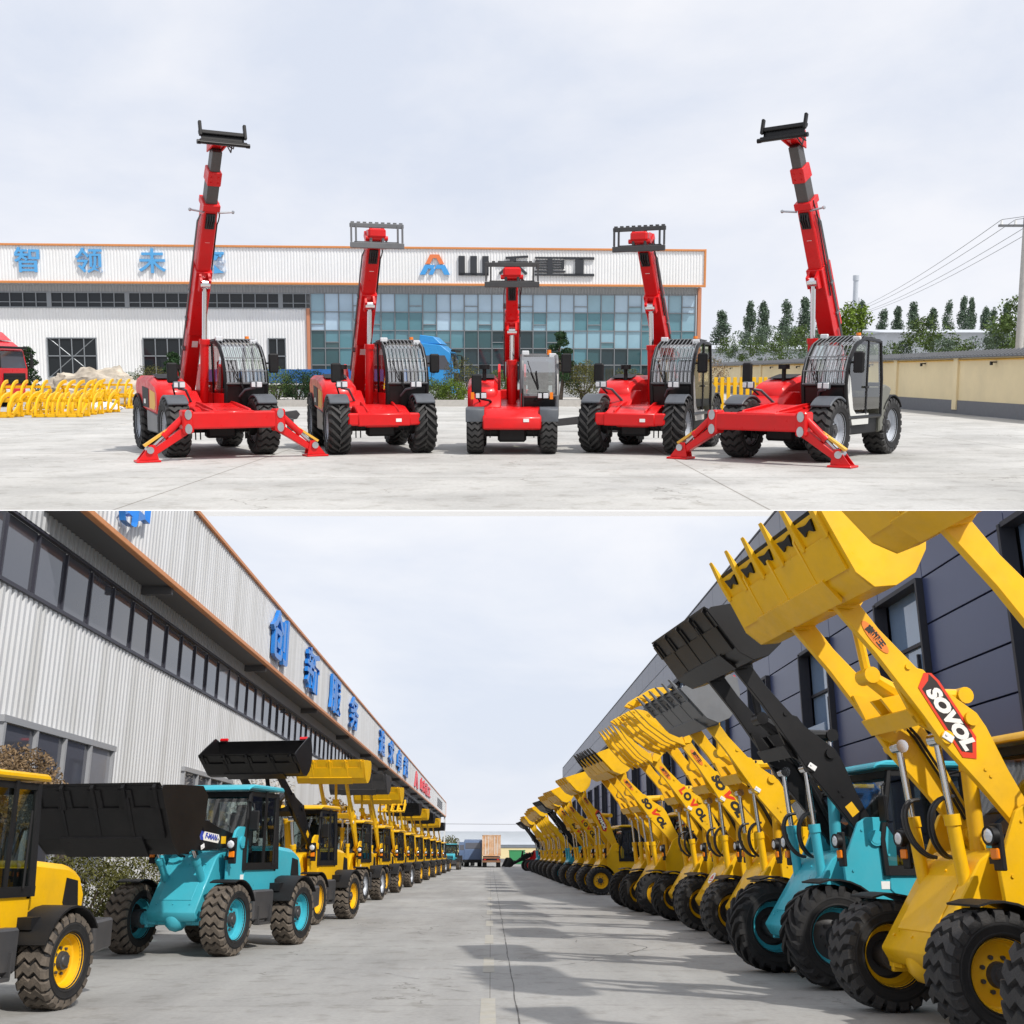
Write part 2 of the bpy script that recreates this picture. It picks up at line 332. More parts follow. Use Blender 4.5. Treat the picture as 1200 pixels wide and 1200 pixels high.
def hall():
    """The long assembly hall left of the street: ribbed wall, strip of windows, sign fascia carried out over it."""
    root = thing('assembly_hall', 'long white ribbed hall with orange trimmed sign fascia along the street', 'building', M())
    XW, XF, Y0, Y1 = -8.7, -7.9, 12, 200
    g = G(); ribs(g, XW, Y0, Y1, .45, 6.15, .24, .06); put(g.mesh('wall', 'clad'), 'wall', root)
    g = G(); g.box((XW-.15, (Y0+Y1)/2, .225), (.36, Y1-Y0, .45)); put(g.mesh('plinth', 'plinth'), 'plinth', root)
    g = G(); ribs(g, XW, Y0, Y1, 7.5, 10.1, .24, .05); put(g.mesh('upper_wall', 'soffit'), 'upper_wall', root)
    g = G(); ribs(g, XF, Y0, Y1, 7.98, 10.2, .24, .05); put(g.mesh('fascia', 'clad'), 'fascia', root)
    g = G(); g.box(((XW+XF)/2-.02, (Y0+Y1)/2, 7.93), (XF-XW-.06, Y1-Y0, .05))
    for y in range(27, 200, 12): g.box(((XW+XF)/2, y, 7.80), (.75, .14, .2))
    put(g.mesh('soffit', mat('shaded_soffit_sheet', (.10, .10, .105), .6)), 'soffit', root)  # shade under the overhang is put into the soffit's dark colour
    g = G(); g.box((XF+.03, (Y0+Y1)/2, 7.93), (.16, Y1-Y0+.1, .13), bev=.015); g.box((XF+.03, (Y0+Y1)/2, 10.26), (.18, Y1-Y0+.1, .12), bev=.015)
    g.box((XF+.03, Y1+.04, 9.1), (.14, .1, 2.2)); put(g.mesh('trim', 'trim'), 'trim', root)
    g = G(); g.box((XF-4.6, (Y0+Y1)/2, 10.3), (9, Y1-Y0, .1)); put(g.mesh('roof', 'soffit'), 'roof', root)
    g = G(); g.box((XW-4.2, Y1-.1, 5.1), (8.2, .2, 10.1)); g.box((XF-.1, Y1-.3, 4), (.3, .3, 7.8)); put(g.mesh('end_wall', 'clad'), 'end_wall', root)
    # ribbon of windows
    f = G(); p = G(); ys = [14.84+1.478*i for i in range(124)]
    f.box((XW+.03, (Y0+Y1)/2, 6.2), (.14, Y1-Y0, .07)); f.box((XW-.0, (Y0+Y1)/2, 7.50), (.1, Y1-Y0, .06))
    for y in ys: f.box((XW-.03, y, 6.84), (.06, .06, 1.2))
    for i, y in enumerate(ys[:-1]):
        p.mi = random.choice([0, 0, 0, 1]); xx = XW-.05+random.uniform(-.01, .01)
        p.quad((xx, y+.03, 6.23), (xx+random.uniform(-.012, .012), y+1.45, 6.23), (xx, y+1.45, 7.47), (xx, y+.03, 7.47))
    w_ = put(f.mesh('ribbon_window', 'frame'), 'ribbon_window', root); put(p.mesh('pane', ['pane_dark', 'pane_pale']), 'pane', w_)
    # ground-floor windows
    for k in range(8):
        a = 19.9+12*k; b = a+5.9
        f = G(); fx = XW+.10
        f.box((fx, (a+b)/2, 3.85), (.14, 6.1, .12)); f.box((fx, (a+b)/2, 1.25), (.18, 6.1, .1))
        for i in range(5): f.box((fx, a+1.475*i, 2.55), (.12, .09, 2.5))
        w_ = put(f.mesh('window', 'alu'), 'window', root)
        p = G()
        for i in range(4):
            p.mi = 1 if (i == 3 and k == 0) else 0
            p.quad((fx-.01, a+1.475*i+.04, 1.3), (fx-.01, a+1.475*(i+1)-.04, 1.3), (fx-.01, a+1.475*(i+1)-.04, 3.8), (fx-.01, a+1.475*i+.04, 3.8))
        put(p.mesh('pane', ['pane_dark', 'pane_pale']), 'pane', w_)
    # sign characters
    T0 = M(((0, 0, 1, 0), (1, 0, 0, 0), (0, 1, 0, 0), (0, 0, 0, 1)))
    for ch, a, b, zc, h in [('净', 21.0, 24.3, 9.0, 1.85), ('创', 38.6, 41.9, 8.98, 1.8), ('新', 46.2, 49.6, 8.98, 1.8), ('服', 53.5, 57.1, 8.98, 1.8), ('务', 61.2, 65, 8.98, 1.8),
                            ('追', 78.2, 82.1, 8.98, 1.75), ('求', 85.6, 89.9, 8.98, 1.75), ('卓', 93, 98.1, 8.98, 1.75), ('越', 101, 105.4, 8.98, 1.75)]:
        g = G(); h *= 1.03; g.text(ch, h, M.Translation((XF+.16, (a+b)/2, zc)) @ T0, depth=.07, fat=.035, sx=(b-a)/h); put(g.mesh('sign_character', 'letter_blue'), 'sign_character', root)
    g = G(); g.text('山东重工', 1.5, M.Translation((XF+.12, 136, 9.0)) @ T0, depth=.05, fat=.03, sx=3.6); put(g.mesh('sign_lettering', 'letter_red'), 'sign_lettering', root)
    g = G(); Tm = M.Translation((XF+.12, 119, 9.0)) @ T0
    for poly in ([(-3, -.75), (-1.2, -.75), (.4, .9), (-.6, .9)], [(1.0, -.75), (3, -.75), (1.0, .75), (.55, .35)]): g.prism(poly, -.04, .04, 'z', T=Tm)
    put(g.mesh('sign_emblem', 'letter_red'), 'sign_emblem', root)
    g = G()
    for i in range(5): g.box((XF+.06, 176, 8.5+.26*i), (.08, 17, .12))
    put(g.mesh('vent_grille', 'letter_grey'), 'vent_grille', root)
    return root
HALL = hall()

MT['panel'] = mat('navy_grey_panel', (.045, .062, .145), .36, var=.05, scale=.4, bump=.03, bscale=5)
MT['panel_dk'] = mat('dark_panel_joint', (.02, .022, .032), .6)
MT['panel_lt'] = mat('pale_parapet_panel', (.20, .215, .26), .45, var=.05, scale=.4)
MT['pane_blue'] = pane_glass('blue_sky_refl_pane', (.17, .25, .38), .9, .03)  # blue glass, lightened in colour to stand in for reflected sky
def plant():
    """The dark panelled building right of the street."""
    root = thing('panelled_building', 'dark navy panel-clad building with tall recessed windows behind the loaders', 'building', M())
    X, Y0, Y1 = 9.5, 6, 151
    zs = [0, 1.2, 2.3, 3.35, 4.36, 5.27, 6.36, 7.4, 8.45]
    wins = [(9.7+7*i, 12.6+7*i) for i in range(20)]
    gaps = [(Y0, wins[0][0])]+[(wins[i][1], wins[i+1][0]) for i in range(19)]+[(wins[-1][1], Y1)]
    g = G()
    for a, b in gaps:
        for z0, z1 in zip(zs, zs[1:]): g.box((X+.1, (a+b)/2, (z0+z1)/2), (.2, b-a-.03, z1-z0-.035), bev=.006)
    for a, b in wins: g.box((X+.1, (a+b)/2, .35), (.2, b-a-.03, .7)); g.box((X+.1, (a+b)/2, 7.92), (.2, b-a-.03, 1.02), bev=.006)
    put(g.mesh('wall', 'panel'), 'wall', root)
    g = G(); g.box((X+.35, (Y0+Y1)/2, 4.2), (.2, Y1-Y0, 8.4)); g.box((X+6, Y1+.1, 6.2), (12, .2, 12.4)); put(g.mesh('backing_wall', 'panel_dk'), 'backing_wall', root)
    f = G(); p = G(); f.box((X+.1, (Y0+Y1)/2, 8.52), (.26, Y1-Y0, .1)); f.box((X+.05, (Y0+Y1)/2, 10.05), (.3, Y1-Y0, .22))
    n = int((Y1-Y0)/1.45)
    for i in range(n+1): f.box((X+.12, Y0+1.45*i, 9.25), (.12, .07, 1.4))
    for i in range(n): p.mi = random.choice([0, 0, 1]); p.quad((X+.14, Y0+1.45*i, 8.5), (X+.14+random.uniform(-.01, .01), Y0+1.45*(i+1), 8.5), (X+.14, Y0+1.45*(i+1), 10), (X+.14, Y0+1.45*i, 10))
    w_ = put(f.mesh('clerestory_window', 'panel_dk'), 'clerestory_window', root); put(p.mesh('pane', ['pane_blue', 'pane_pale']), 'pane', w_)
    g = G()
    for i in range(50):
        a = Y0+2.9*i
        for z0, z1 in ((10.17, 11.4), (11.4, 12.55)): g.box((X+.1, a+1.45, (z0+z1)/2), (.2, 2.87, z1-z0-.03), bev=.006)
    put(g.mesh('parapet', 'panel_lt'), 'parapet', root)
    g = G(); g.box((X+6.1, (Y0+Y1)/2, 12.6), (12.2, Y1-Y0, .08)); put(g.mesh('roof', 'panel_dk'), 'roof', root)
    for a, b in wins:
        f = G(); f.box((X+.0, a+.05, 4.05), (.3, .1, 6.7)); f.box((X+.0, b-.05, 4.05), (.3, .1, 6.7)); f.box((X+.02, (a+b)/2, 7.38), (.3, b-a-.2, .1)); f.box((X+.2, (a+b)/2, 6.1), (.1, b-a-.2, .08)); f.box((X+.2, (a+b)/2, 3.6), (.1, b-a-.2, .08)); f.box((X+.2, (a+b)/2-.3, 3.3), (.1, .07, 5.2))
        w_ = put(f.mesh('window', 'panel_dk'), 'window', root)
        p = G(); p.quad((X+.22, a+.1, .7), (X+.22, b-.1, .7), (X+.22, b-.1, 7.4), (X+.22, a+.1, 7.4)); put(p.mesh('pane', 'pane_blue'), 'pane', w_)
    T1 = M(((0, 0, -1, 0), (-1, 0, 0, 0), (0, 1, 0, 0), (0, 0, 0, 1)))
    for y, ch in ((25.1, '质量'), (32.1, '为本')):
        s_ = tag(put((lambda g: (g.box((X-.19, y, 4.3), (.06, 1.9, 1.6), bev=.01), g)[1])(G()).mesh('notice_board', mat('board_pale_blue', (.3, .4, .55), .4)), 'notice_board'),
                 'pale blue notice board with blue characters, '+('nearer one' if y < 30 else 'farther one')+' on the dark panelled wall', 'sign', 'notice boards on the dark wall')
        g = G(); g.text(ch, .85, M.Translation((X-.226, y, 4.3)) @ T1, depth=.004, fat=.02); put(g.mesh('lettering', 'letter_blue'), 'lettering', s_)
    return root
PLANT = plant()

# far end of the street
MT['ywall'] = mat('pale_yellow_render', (.62, .53, .30), .75, var=.05, scale=.5)
MT['gbase'] = mat('grey_painted_base', (.16, .165, .18), .7, var=.06)
MT['coping'] = mat('dark_coping', (.11, .115, .125), .6, var=.1)
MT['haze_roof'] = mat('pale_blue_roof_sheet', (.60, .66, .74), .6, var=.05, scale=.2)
g = G(); g.box((-5, 250, 1.9), (60, .3, 2.2)); r = tag(put(g.mesh('end_wall', 'ywall'), 'end_wall'), 'pale yellow wall closing the far end of the street', 'wall')
g = G(); g.box((-5, 249.97, .4), (60, .3, .8)); put(g.mesh('base', 'gbase'), 'base', r); g = G(); g.box((-5, 250, 3.06), (60.2, .5, .12)); put(g.mesh('coping', 'coping'), 'coping', r)
r = thing('far_shed', 'long pale blue-roofed shed beyond the yellow end wall', 'building', M())
g = G(); g.box((10, 300, 2), (160, 20, 4)); put(g.mesh('wall', 'haze_roof'), 'wall', r)
g = G(); g.prism([(288, 4), (300, 7.4), (312, 4)], -70, 90, 'x'); put(g.mesh('roof', 'haze_roof'), 'roof', r)
g = G(); g.tube([(-60+10*i, 240, 8.2-.9*sin(pi*i/14)+.35) for i in range(15)], .035, 5); tag(put(g.mesh('power_line', 'satin'), 'power_line'), 'thin dark cable hanging across the far end of the street', 'cable')
# ================================================================== wheels (shared by every machine)
def tyre_mesh(D, Wd, style, tread):
    """tyre spun about y, lugs across the tread. style: 'block' (zigzag bars) or 'chevron' (tractor lugs)"""
    Ro = D/2; dep = D*.035 if style == 'block' else D*.042; Rb = Ro-dep; h = Wd/2; Ri = D*.268
    g = G(); g.mi = 0
    g.lathe([(Ri, -h*.72), (Ri+.02, -h*.86), (Rb*.66, -h*.95), (Rb*.67, -h*.985), (Rb*.69, -h*.985), (Rb*.70, -h*.965), (Rb*.80, -h*1.0), (Rb*.81, -h*1.02), (Rb*.83, -h*1.02), (Rb*.84, -h*.99), (Rb*.93, -h*.97), (Rb*.985, -h*.82), (Rb, -h*.4), (Rb, h*.4), (Rb*.985, h*.82), (Rb*.93, h*.97), (Rb*.84, h*.99), (Rb*.83, h*1.02), (Rb*.81, h*1.02), (Rb*.80, h), (Rb*.70, h*.965), (Rb*.69, h*.985), (Rb*.67, h*.985), (Rb*.66, h*.95), (Ri+.02, h*.86), (Ri, h*.72)], 40)
    g.mi = 1
    n = 22 if style == 'block' else 20; pitch = 2*pi/n
    def lug(path, wid):
        # path: (w, angle) from one edge of the tread to the other
        vs = []
        for w, a in path:
            e = abs(w)/h; ro = Ro-(.10*max(0, e-.78)/.22)*D*.32; rb = Rb-(.012+.11*max(0, e-.7)/.3)*D*.5
            hw = wid*pitch/2
            for r, da in ((rb, -hw*1.15), (ro, -hw*.86), (ro, hw*.86), (rb, hw*1.15)): vs.append(V((r*cos(a+da), w, r*sin(a+da))))
        m = len(path); fs = [(0, 1, 2, 3), tuple(range(4*m-4, 4*m))[::-1]]
        for i in range(m-1):
            for k in range(3): fs.append((4*i+k, 4*i+4+k, 4*i+5+k, 4*i+1+k))
        b, o = g._add(vs, fs, False); bmesh.ops.recalc_face_normals(g.bm, faces=o)
    for i in range(n):
        a = i*pitch
        if style == 'block':
            s = pitch*.34
            lug([(-h*1.0, a-s*.9), (-h*.78, a-s*.6), (-h*.36, a+s), (0, a-s*.1), (h*.36, a+s), (h*.78, a-s*.6), (h*1.0, a-s*.9)], .70)
        else:
            s = pitch*1.15
            lug([(-h*1.0, a-s*.55), (-h*.75, a-s*.35), (-h*.35, a+s*.1), (h*.04, a+s*.55)], .42)
            lug([(-h*.04, a+pitch/2+s*.55), (h*.35, a+pitch/2+s*.1), (h*.75, a+pitch/2-s*.35), (h*1.0, a+pitch/2-s*.55)], .42)
    return g.mesh('tyre', ['rubber', tread], 30)
def rim_mesh(D, Wd, col, style):
    r = D*.272; h = Wd/2; g = G()
    g.lathe([(r*1.06, h*.92), (r*1.06, h*.82), (r, h*.78), (r*.93, h*.35), (r*.86, h*.28)], 36)
    if style == 'chevron' and col == 'teal': g.mi = 1
    g.lathe([(r*.86, h*.28), (r*.5, h*.30), (r*.42, h*.38), (0.001, h*.38)], 36); g.mi = 0
    g.lathe([(r*1.06, -h*.92), (r*1.06, -h*.82), (r, -h*.78), (r*.95, -h*.35), (r*.78, -h*.22)], 36)
    g.mi = 1; g.lathe([(r*.78, -h*.22), (r*.72, h*.1), (r*.3, h*.18)], 36)
    return g.mesh('rim', [col, 'charcoal'])
def hub_mesh(D, Wd):
    r = D*.11; h = Wd/2; g = G(); g.cyl((0, h*.2, 0), (0, h*.62, 0), r, r*.85, 20); g.cyl((0, h*.6, 0), (0, h*.72, 0), r*.6, r*.5, 16)
    for i in range(8): a = i*pi/4; g.cyl((r*1.25*cos(a), h*.3, r*1.25*sin(a)), (r*1.25*cos(a), h*.44, r*1.25*sin(a)), .018*D, seg=6)
    g.cyl((0, -h*1.1, 0), (0, h*.2, 0), r*1.25, r*1.1, 20)
    return g.mesh('wheel', 'charcoal')
def wheel(root, x, y, D, Wd, style, tread, col, steer=0):
    me = cached(('hub', D, Wd), lambda: hub_mesh(D, Wd))
    o = put(me, 'wheel', root, M.Translation((x, y, D/2)) @ M.Rotation((pi if y < 0 else 0)+steer, 4, 'Z') @ M.Rotation(random.uniform(0, 6), 4, 'Y'))
    put(cached(('tyre', D, Wd, style, tread), lambda: tyre_mesh(D, Wd, style, tread)), 'tyre', o)
    put(cached(('rim', D, Wd, col, style), lambda: rim_mesh(D, Wd, col, style)), 'rim', o)

def rot2(p, a): return (p[0]*cos(a)-p[1]*sin(a), p[0]*sin(a)+p[1]*cos(a))
def cylinder(root, p0, p1, r, col, key, frac=.52, name='lift_cylinder'):
    p0, p1 = V(p0), V(p1); d = p1-p0; q = p0+d*frac
    g = G(); g.cyl(p0-d.normalized()*.04, q, r, seg=14); g.cyl(q-d.normalized()*.09, q+d.normalized()*.015, r*1.22, seg=14); g.cyl(p0-V((0, r*1.25, 0)), p0+V((0, r*1.25, 0)), r*1.25, seg=12)
    c = put(g.mesh(name, col), name, root)
    g = G(); g.cyl(q, p1, r*.55, seg=12); g.cyl(p1-V((0, r*1.1, 0)), p1+V((0, r*1.1, 0)), r*1.1, seg=12); put(g.mesh('rod', 'chrome'), 'rod', c)
    return c

# ================================================================== WHEEL LOADER   heading +x, left +y
PV, LA = (.40, 1.76), 2.85            # arm pivot, arm length
def arm_poly(k=1): return [(a*k, b*.80) for a, b in [(-.16, -.10), (-.14, .10), (.0, .17), (.55, .30), (.98, .44), (1.14, .46), (1.24, .42), (1.62, .27), (1.78, .27), (1.83, .215), (2.35, .15), (2.74, .16), (2.93, .10), (2.97, 0), (2.93, -.09), (2.80, -.13), (2.2, -.10), (1.45, -.13), (1.12, -.16), (.6, -.12)]]
def loader(mw, label, group=None, body='yellow', arm=None, buck=None, rims=None, alpha=52, phi=50, att='bucket', decal=None, tyreD=1.1, style='block', tread='darktread', cab='charcoal', chute_badge=None, arm_badge=True, detail=2, roof=None, steer=0, bw=2.1, bsc=1, las=1):
    arm = arm or body; buck = buck or body; rims = rims or body
    root = thing('wheel_loader', label, 'wheel loader', mw, group)
    k = (body, detail)
    Wd = .40*tyreD/1.1; xf, xr, ty = 1.22, -1.3, .86
    # --- rear body
    def f():
        g = G(); g.prism([(-2.3, .62), (.15, .5), (.25, .95), (-.1, 1.02), (-2.3, 1.02)], -.42, .42, bev=.02); g.cyl((-.0, 0, .45), (-.0, 0, 1.25), .16)
        g.cyl((xr, -.8, .55), (xr, .8, .55), .13); g.sphere((xr, 0, .55), .24, sub=2)
        for s in (-1, 1): g.box((-.2, s*.66, .72), (.75, .32, .5), bev=.03); g.box((-.2, s*.80, .42), (.42, .12, .04)); g.box((-.42, s*.8, .56), (.03, .1, .3)); g.box((.02, s*.8, .56), (.03, .1, .3))
        return g.mesh('rear_frame', 'charcoal')
    put(cached(('rf',), f), 'rear_frame', root)
    def f():
        g = G(); g.prism([(-2.32, 1.0), (-.95, 1.0), (-.95, 1.62), (-1.1, 1.72), (-1.9, 1.66), (-2.2, 1.55), (-2.34, 1.3)], -.55, .55, bev=.07)
        g.prism([(-.98, .92), (.1, .92), (.3, 1.12), (.28, 1.34), (-.98, 1.36)], -.64, .64, bev=.04)
        return g.mesh('hood', body)
    h = put(cached(('hood', body), f), 'hood', root)
    def f():
        g = G()
        for s in (-1, 1): g.prism([(-2.16, 1.14), (-1.86, 1.10), (-1.80, 1.2), (-1.84, 1.5), (-2.1, 1.46)], s*.556-.004, s*.556+.004)
        for i in range(8): g.box((-2.345, 0, 1.08+.06*i), (.02, .8, .025))
        return g.mesh('grille', 'satin')
    put(cached(('grille',), f), 'grille', h)
    def f():
        g = G(); g.prism([(-2.72, .60), (-2.3, .55), (-2.25, .95), (-2.72, .98)], -.78, .78, bev=.03); g.tube([(-2.5, -.08, .97), (-2.5, -.08, 1.06), (-2.5, .08, 1.06), (-2.5, .08, .97)], .015, 6)
        return g.mesh('counterweight', 'charcoal')
    put(cached(('cw',), f), 'counterweight', root)
    # --- cab
    roofc = roof or (body if body in ('teal', 'yellow') else 'yellow')
    cz0, cz1 = 1.3, 2.62; fx0, fx1, bx0, bx1 = .30, .12, -.95, -.90; cw0, cw1 = .64, .60
    def f():
        g = G()
        for s in (-1, 1):
            g.tube([(fx0, s*cw0, cz0), (fx0+.02, s*cw0, 1.75), (fx1, s*cw1, cz1)], .042, 6); g.tube([(bx0, s*cw0, cz0), (bx1, s*cw1, cz1)], .055, 6)
            g.box((-.42, s*.645, 1.98), (.06, .03, 1.32)); g.box((-.35, s*.645, 1.36), (1.3, .05, .12)); g.box((-.38, s*.60, 2.59), (1.05, .06, .08))
            g.box((-.05, s*.67, 1.72), (.12, .03, .04)); g.cyl((-.70, s*.70, 1.4), (-.70, s*.70, 2.3), .016, seg=6)
        g.box((.29, 0, 1.36), (.06, 1.28, .12)); g.box((.12, 0, 2.58), (.06, 1.2, .09)); g.box((-.92, 0, 1.45), (.08, 1.28, .35)); g.box((-.92, 0, 2.56), (.06, 1.2, .12))
        g.box((-.33, 0, 1.33), (1.2, 1.2, .06))
        return g.mesh('cab', 'satin')
    c = put(cached(('cab',), f), 'cab', root)
    def f():
        g = G()
        g.quad((fx0+.01, -cw0, 1.4), (fx0+.01, cw0, 1.4), (fx0+.03, cw0, 1.75), (fx0+.03, -cw0, 1.75)); g.quad((fx0+.03, -cw0, 1.75), (fx0+.03, cw0, 1.75), (fx1+.01, cw1, 2.55), (fx1+.01, -cw1, 2.55))
        return g.mesh('windscreen', 'cabglass')
    put(cached(('ws',), f), 'windscreen', c)
    for s in (-1, 1):
        def f():
            g = G(); g.quad((.27, s*.64, 1.42), (-.41, s*.64, 1.42), (-.41, s*.61, 2.55), (.12, s*.61, 2.55)); return g.mesh('door_window', 'cabglass')
        put(cached(('dw', s), f), 'door_window', c)
        def f():
            g = G(); g.quad((-.43, s*.64, 1.42), (-.93, s*.64, 1.42), (-.9, s*.61, 2.55), (-.43, s*.61, 2.55)); return g.mesh('side_window', 'cabglass')
        put(cached(('sw', s), f), 'side_window', c)
    def f():
        g = G(); g.quad((-.935, -.6, 1.64), (-.935, .6, 1.64), (-.905, .58, 2.5), (-.905, -.58, 2.5)); return g.mesh('rear_window', 'cabglass')
    put(cached(('rw',), f), 'rear_window', c)
    def f():
        g = G(); g.prism([(-1.08, 2.66), (.28, 2.66), (.38, 2.63), (.34, 2.70), (.2, 2.745), (-1.0, 2.745)], -.70, .70, bev=.025); return g.mesh('roof', roofc)
    put(cached(('roof', roofc), f), 'roof', c)
    if detail > 0:
        def f():
            g = G(); g.box((-.55, 0, 1.62), (.5, .5, .14), bev=.04); g.box((-.76, 0, 1.98), (.13, .48, .65), bev=.05); g.box((-.78, 0, 2.36), (.1, .26, .16), bev=.04)
            g.tube([(.1, 0, 1.45), (.02, 0, 1.85)], .03, 6); g.lathe([(.19, -.012), (.2, 0), (.19, .012), (.17, 0)], 20, M.Translation((-.02, 0, 1.9)) @ M.Rotation(R(65), 4, 'Y') @ M.Rotation(pi/2, 4, 'X'), closed=True)
            return g.mesh('seat', 'seat')
        put(cached(('seat',), f), 'seat', c)
        for s in (-1, 1):
            def f():
                g = G(); g.tube([(.2, s*.62, 2.45), (.34, s*.78, 2.4), (.36, s*.82, 2.2)], .014, 6); g.box((.37, s*.82, 2.12), (.05, .18, .34), bev=.02); return g.mesh('mirror', 'satin')
            put(cached(('mir', s), f), 'mirror', c)
    # --- front frame
    def f():
        g = G()
        g.prism([(1.42, .52), (1.50, .66), (.92, 1.50), (.80, 1.58), (.40, 1.62), (.18, 1.2), (.18, .55), (.9, .46)], -.44, .44, bev=.015)
        for s in (-1, 1):
            g.prism([(.15, .72), (.82, .78), (.86, 1.45), (.62, 1.95), (.50, 2.02), (.30, 2.02), (.12, 1.75)], s*.60-.025, s*.60+.025, bev=.008)
            for x, z in ((.28, .86), (.70, .88), (.74, 1.36), (.24, 1.55), (.28, 1.86), (.58, 1.86)): g.cyl((x, s*.62, z), (x, s*.637, z), .017, seg=8)
            g.cyl((PV[0], s*.36, PV[1]), (PV[0], s*.66, PV[1]), .075); g.box((.5, s*.5, 1.1), (.45, .2, .12))
        g.cyl((xf, -.78, tyreD/2), (xf, .78, tyreD/2), .10); g.sphere((xf+.06, 0, tyreD/2), .20, sub=2)
        for s in (-1, 1): g.box((xf+.02, s*.5, tyreD/2), (.24, .05, .26), bev=.01); g.box((xf+.12, s*.44, tyreD/2+.02), (.03, .22, .2))
        return g.mesh('front_frame', body)
    ff = put(cached(('ff', body, tyreD), f), 'front_frame', root)
    if detail > 1:
        def f():
            g = G(); u = V((-.58, 0, .84)).normalized(); c0 = V((1.21, 0, 1.08))+V((.84, 0, .58)).normalized()*.005
            T = M.Translation(c0) @ M(((u.x, 0, .823, 0), (0, 1, 0, 0), (u.z, 0, .568, 0), (0, 0, 0, 1)))
            g.box(T @ V((.02, 0, 0)), (.62, .60, .012), T.to_3x3().to_4x4(), bev=.005)
            for i in (-.36, .39):
                for j in (-.3, 0, .3): g.cyl(T @ V((i, j, -.01)), T @ V((i, j, .012)), .014, seg=8)
            return g.mesh('cover_plate', body)
        put(cached(('cp', body), f), 'cover_plate', ff)
    if chute_badge:
        def f():
            g = G(); u = V((-.57, 0, .82)); T = M.Translation(V((1.24, 0, 1.08))+V((.82, 0, .57))*.02) @ M(((0, u.x, .82, 0), (1, 0, 0, 0), (0, u.z, .57, 0), (0, 0, 0, 1)))
            g.mi = 0; g.prism([(.13*cos(a*pi/8), .13*sin(a*pi/8)) for a in range(16)], 0, .004, 'z', T=T)
            g.mi = 1; g.prism([(-.085, -.02), (.085, -.02), (0, .085)], .004, .007, 'z', T=T); g.prism([(-.07, -.07), (.07, -.07), (.07, -.045), (-.07, -.045)], .004, .007, 'z', T=T)
            return g.mesh('emblem', ['decal_white', 'decal_red'])
        put(cached(('emb',), f), 'emblem', ff)
    for s in (-1, 1):
        def f():
            g = G(); r = tyreD/2+.07; pr = [(xf+r*cos(a), tyreD/2+r*sin(a)) for a in [R(70+12*i) for i in range(8)]]
            g.strip(pr, .02, s*.63 if s > 0 else s*.63-.45, s*.63+.45 if s > 0 else s*.63); g.box((xf-.35, s*.66, 1.0), (.25, .06, .06)); return g.mesh('fender', 'satin')
        put(cached(('fen', s, tyreD), f), 'fender', root)
        def f():
            g = G(); r = tyreD/2+.09; pr = [(xr+r*cos(a), tyreD/2+r*sin(a)) for a in [R(20+14*i) for i in range(10)]]
            g.strip(pr, .025, s*.60 if s > 0 else s*.60-.48, s*.60+.48 if s > 0 else s*.60); g.box((xr+.1, s*.72, 1.0), (.9, .22, .14)); return g.mesh('rear_fender', 'satin')
        put(cached(('rfen', s, tyreD), f), 'rear_fender', root)
        for x, a in ((xf, 0), (xr, 0)): wheel(root, x, s*ty, tyreD, Wd, style, tread, rims)
        def f():
            g = G(); g.box((.93, s*.74, 1.62), (.05, .13, .42), bev=.01); g.box((.9, s*.66, 1.5), (.06, .14, .06)); g.cyl((.955, s*.74, 1.72), (1.02, s*.74, 1.72), .085, .09, 16); return g.mesh('headlight', 'satin')
        hl = put(cached(('hl', s), f), 'headlight', root)
        def f():
            g = G(); g.sphere((1.0, s*.74, 1.72), .078, (.5, 1, 1), 2); return g.mesh('lens', 'lamp')
        put(cached(('hll', s), f), 'lens', hl)
        if detail > 1:
            for sx_, sz_, sw_ in ((.30, 1.18, .16), (.62, 1.02, .06)):
                def f():
                    g = G(); g.box((sx_, s*.627, sz_), (sw_, .004, .095)); return g.mesh('sticker', 'sticker')
                put(cached(('stk', s, sx_), f), 'sticker', ff)
        def f():
            g = G(); g.box((.965, s*.74, 1.56), (.04, .1, .1), bev=.01); return g.mesh('indicator', 'orange_lamp')
        put(cached(('ind', s), f), 'indicator', hl)
    # --- arms
    al = R(alpha); Ta = M.Translation((PV[0], 0, PV[1])) @ M.Rotation(-al, 4, 'Y')
    def A(u, w, y=0): return Ta @ V((u, y, w))
    for s in (-1, 1):
        def f():
            g = G(); g.prism(arm_poly(las), s*.46-.035, s*.46+.035, bev=.008, T=Ta)
            for u in (.62, .70): g.cyl(A(u, .05, s*.49), A(u, .05, s*.505), .018, seg=8)
            g.cyl(A(1.14, .27, s*.40), A(1.14, .27, s*.53), .07, seg=16); g.cyl(A(1.9, .1, s*.49), A(1.9, .1, s*.51), .03, seg=10)
            for u, w in ((2.85*las, 0), (1.16, -.06), (0, 0)): g.cyl(A(u, w, s*.46-.06), A(u, w, s*.46+.06), .065 if u else .09)
            return g.mesh('lift_arm', arm)
        a_ = put(cached(('arm', arm, alpha, las, s), f), 'lift_arm', root)
        for u, w in ((2.85*las, 0), (1.16, -.06)) if detail > 1 else ():
            def f():
                g = G(); g.box(A(u, w, s*.525), (.15 if u > 2 else .11, .012, .07), M.Rotation(-al+R(20), 4, 'Y'), bev=.003); g.cyl(A(u+.03, w, s*.525), A(u+.03, w, s*.54), .014, seg=8); return g.mesh('pin_plate', 'white')
            put(cached(('pin', alpha, las, s, u > 2), f), 'pin_plate', a_)
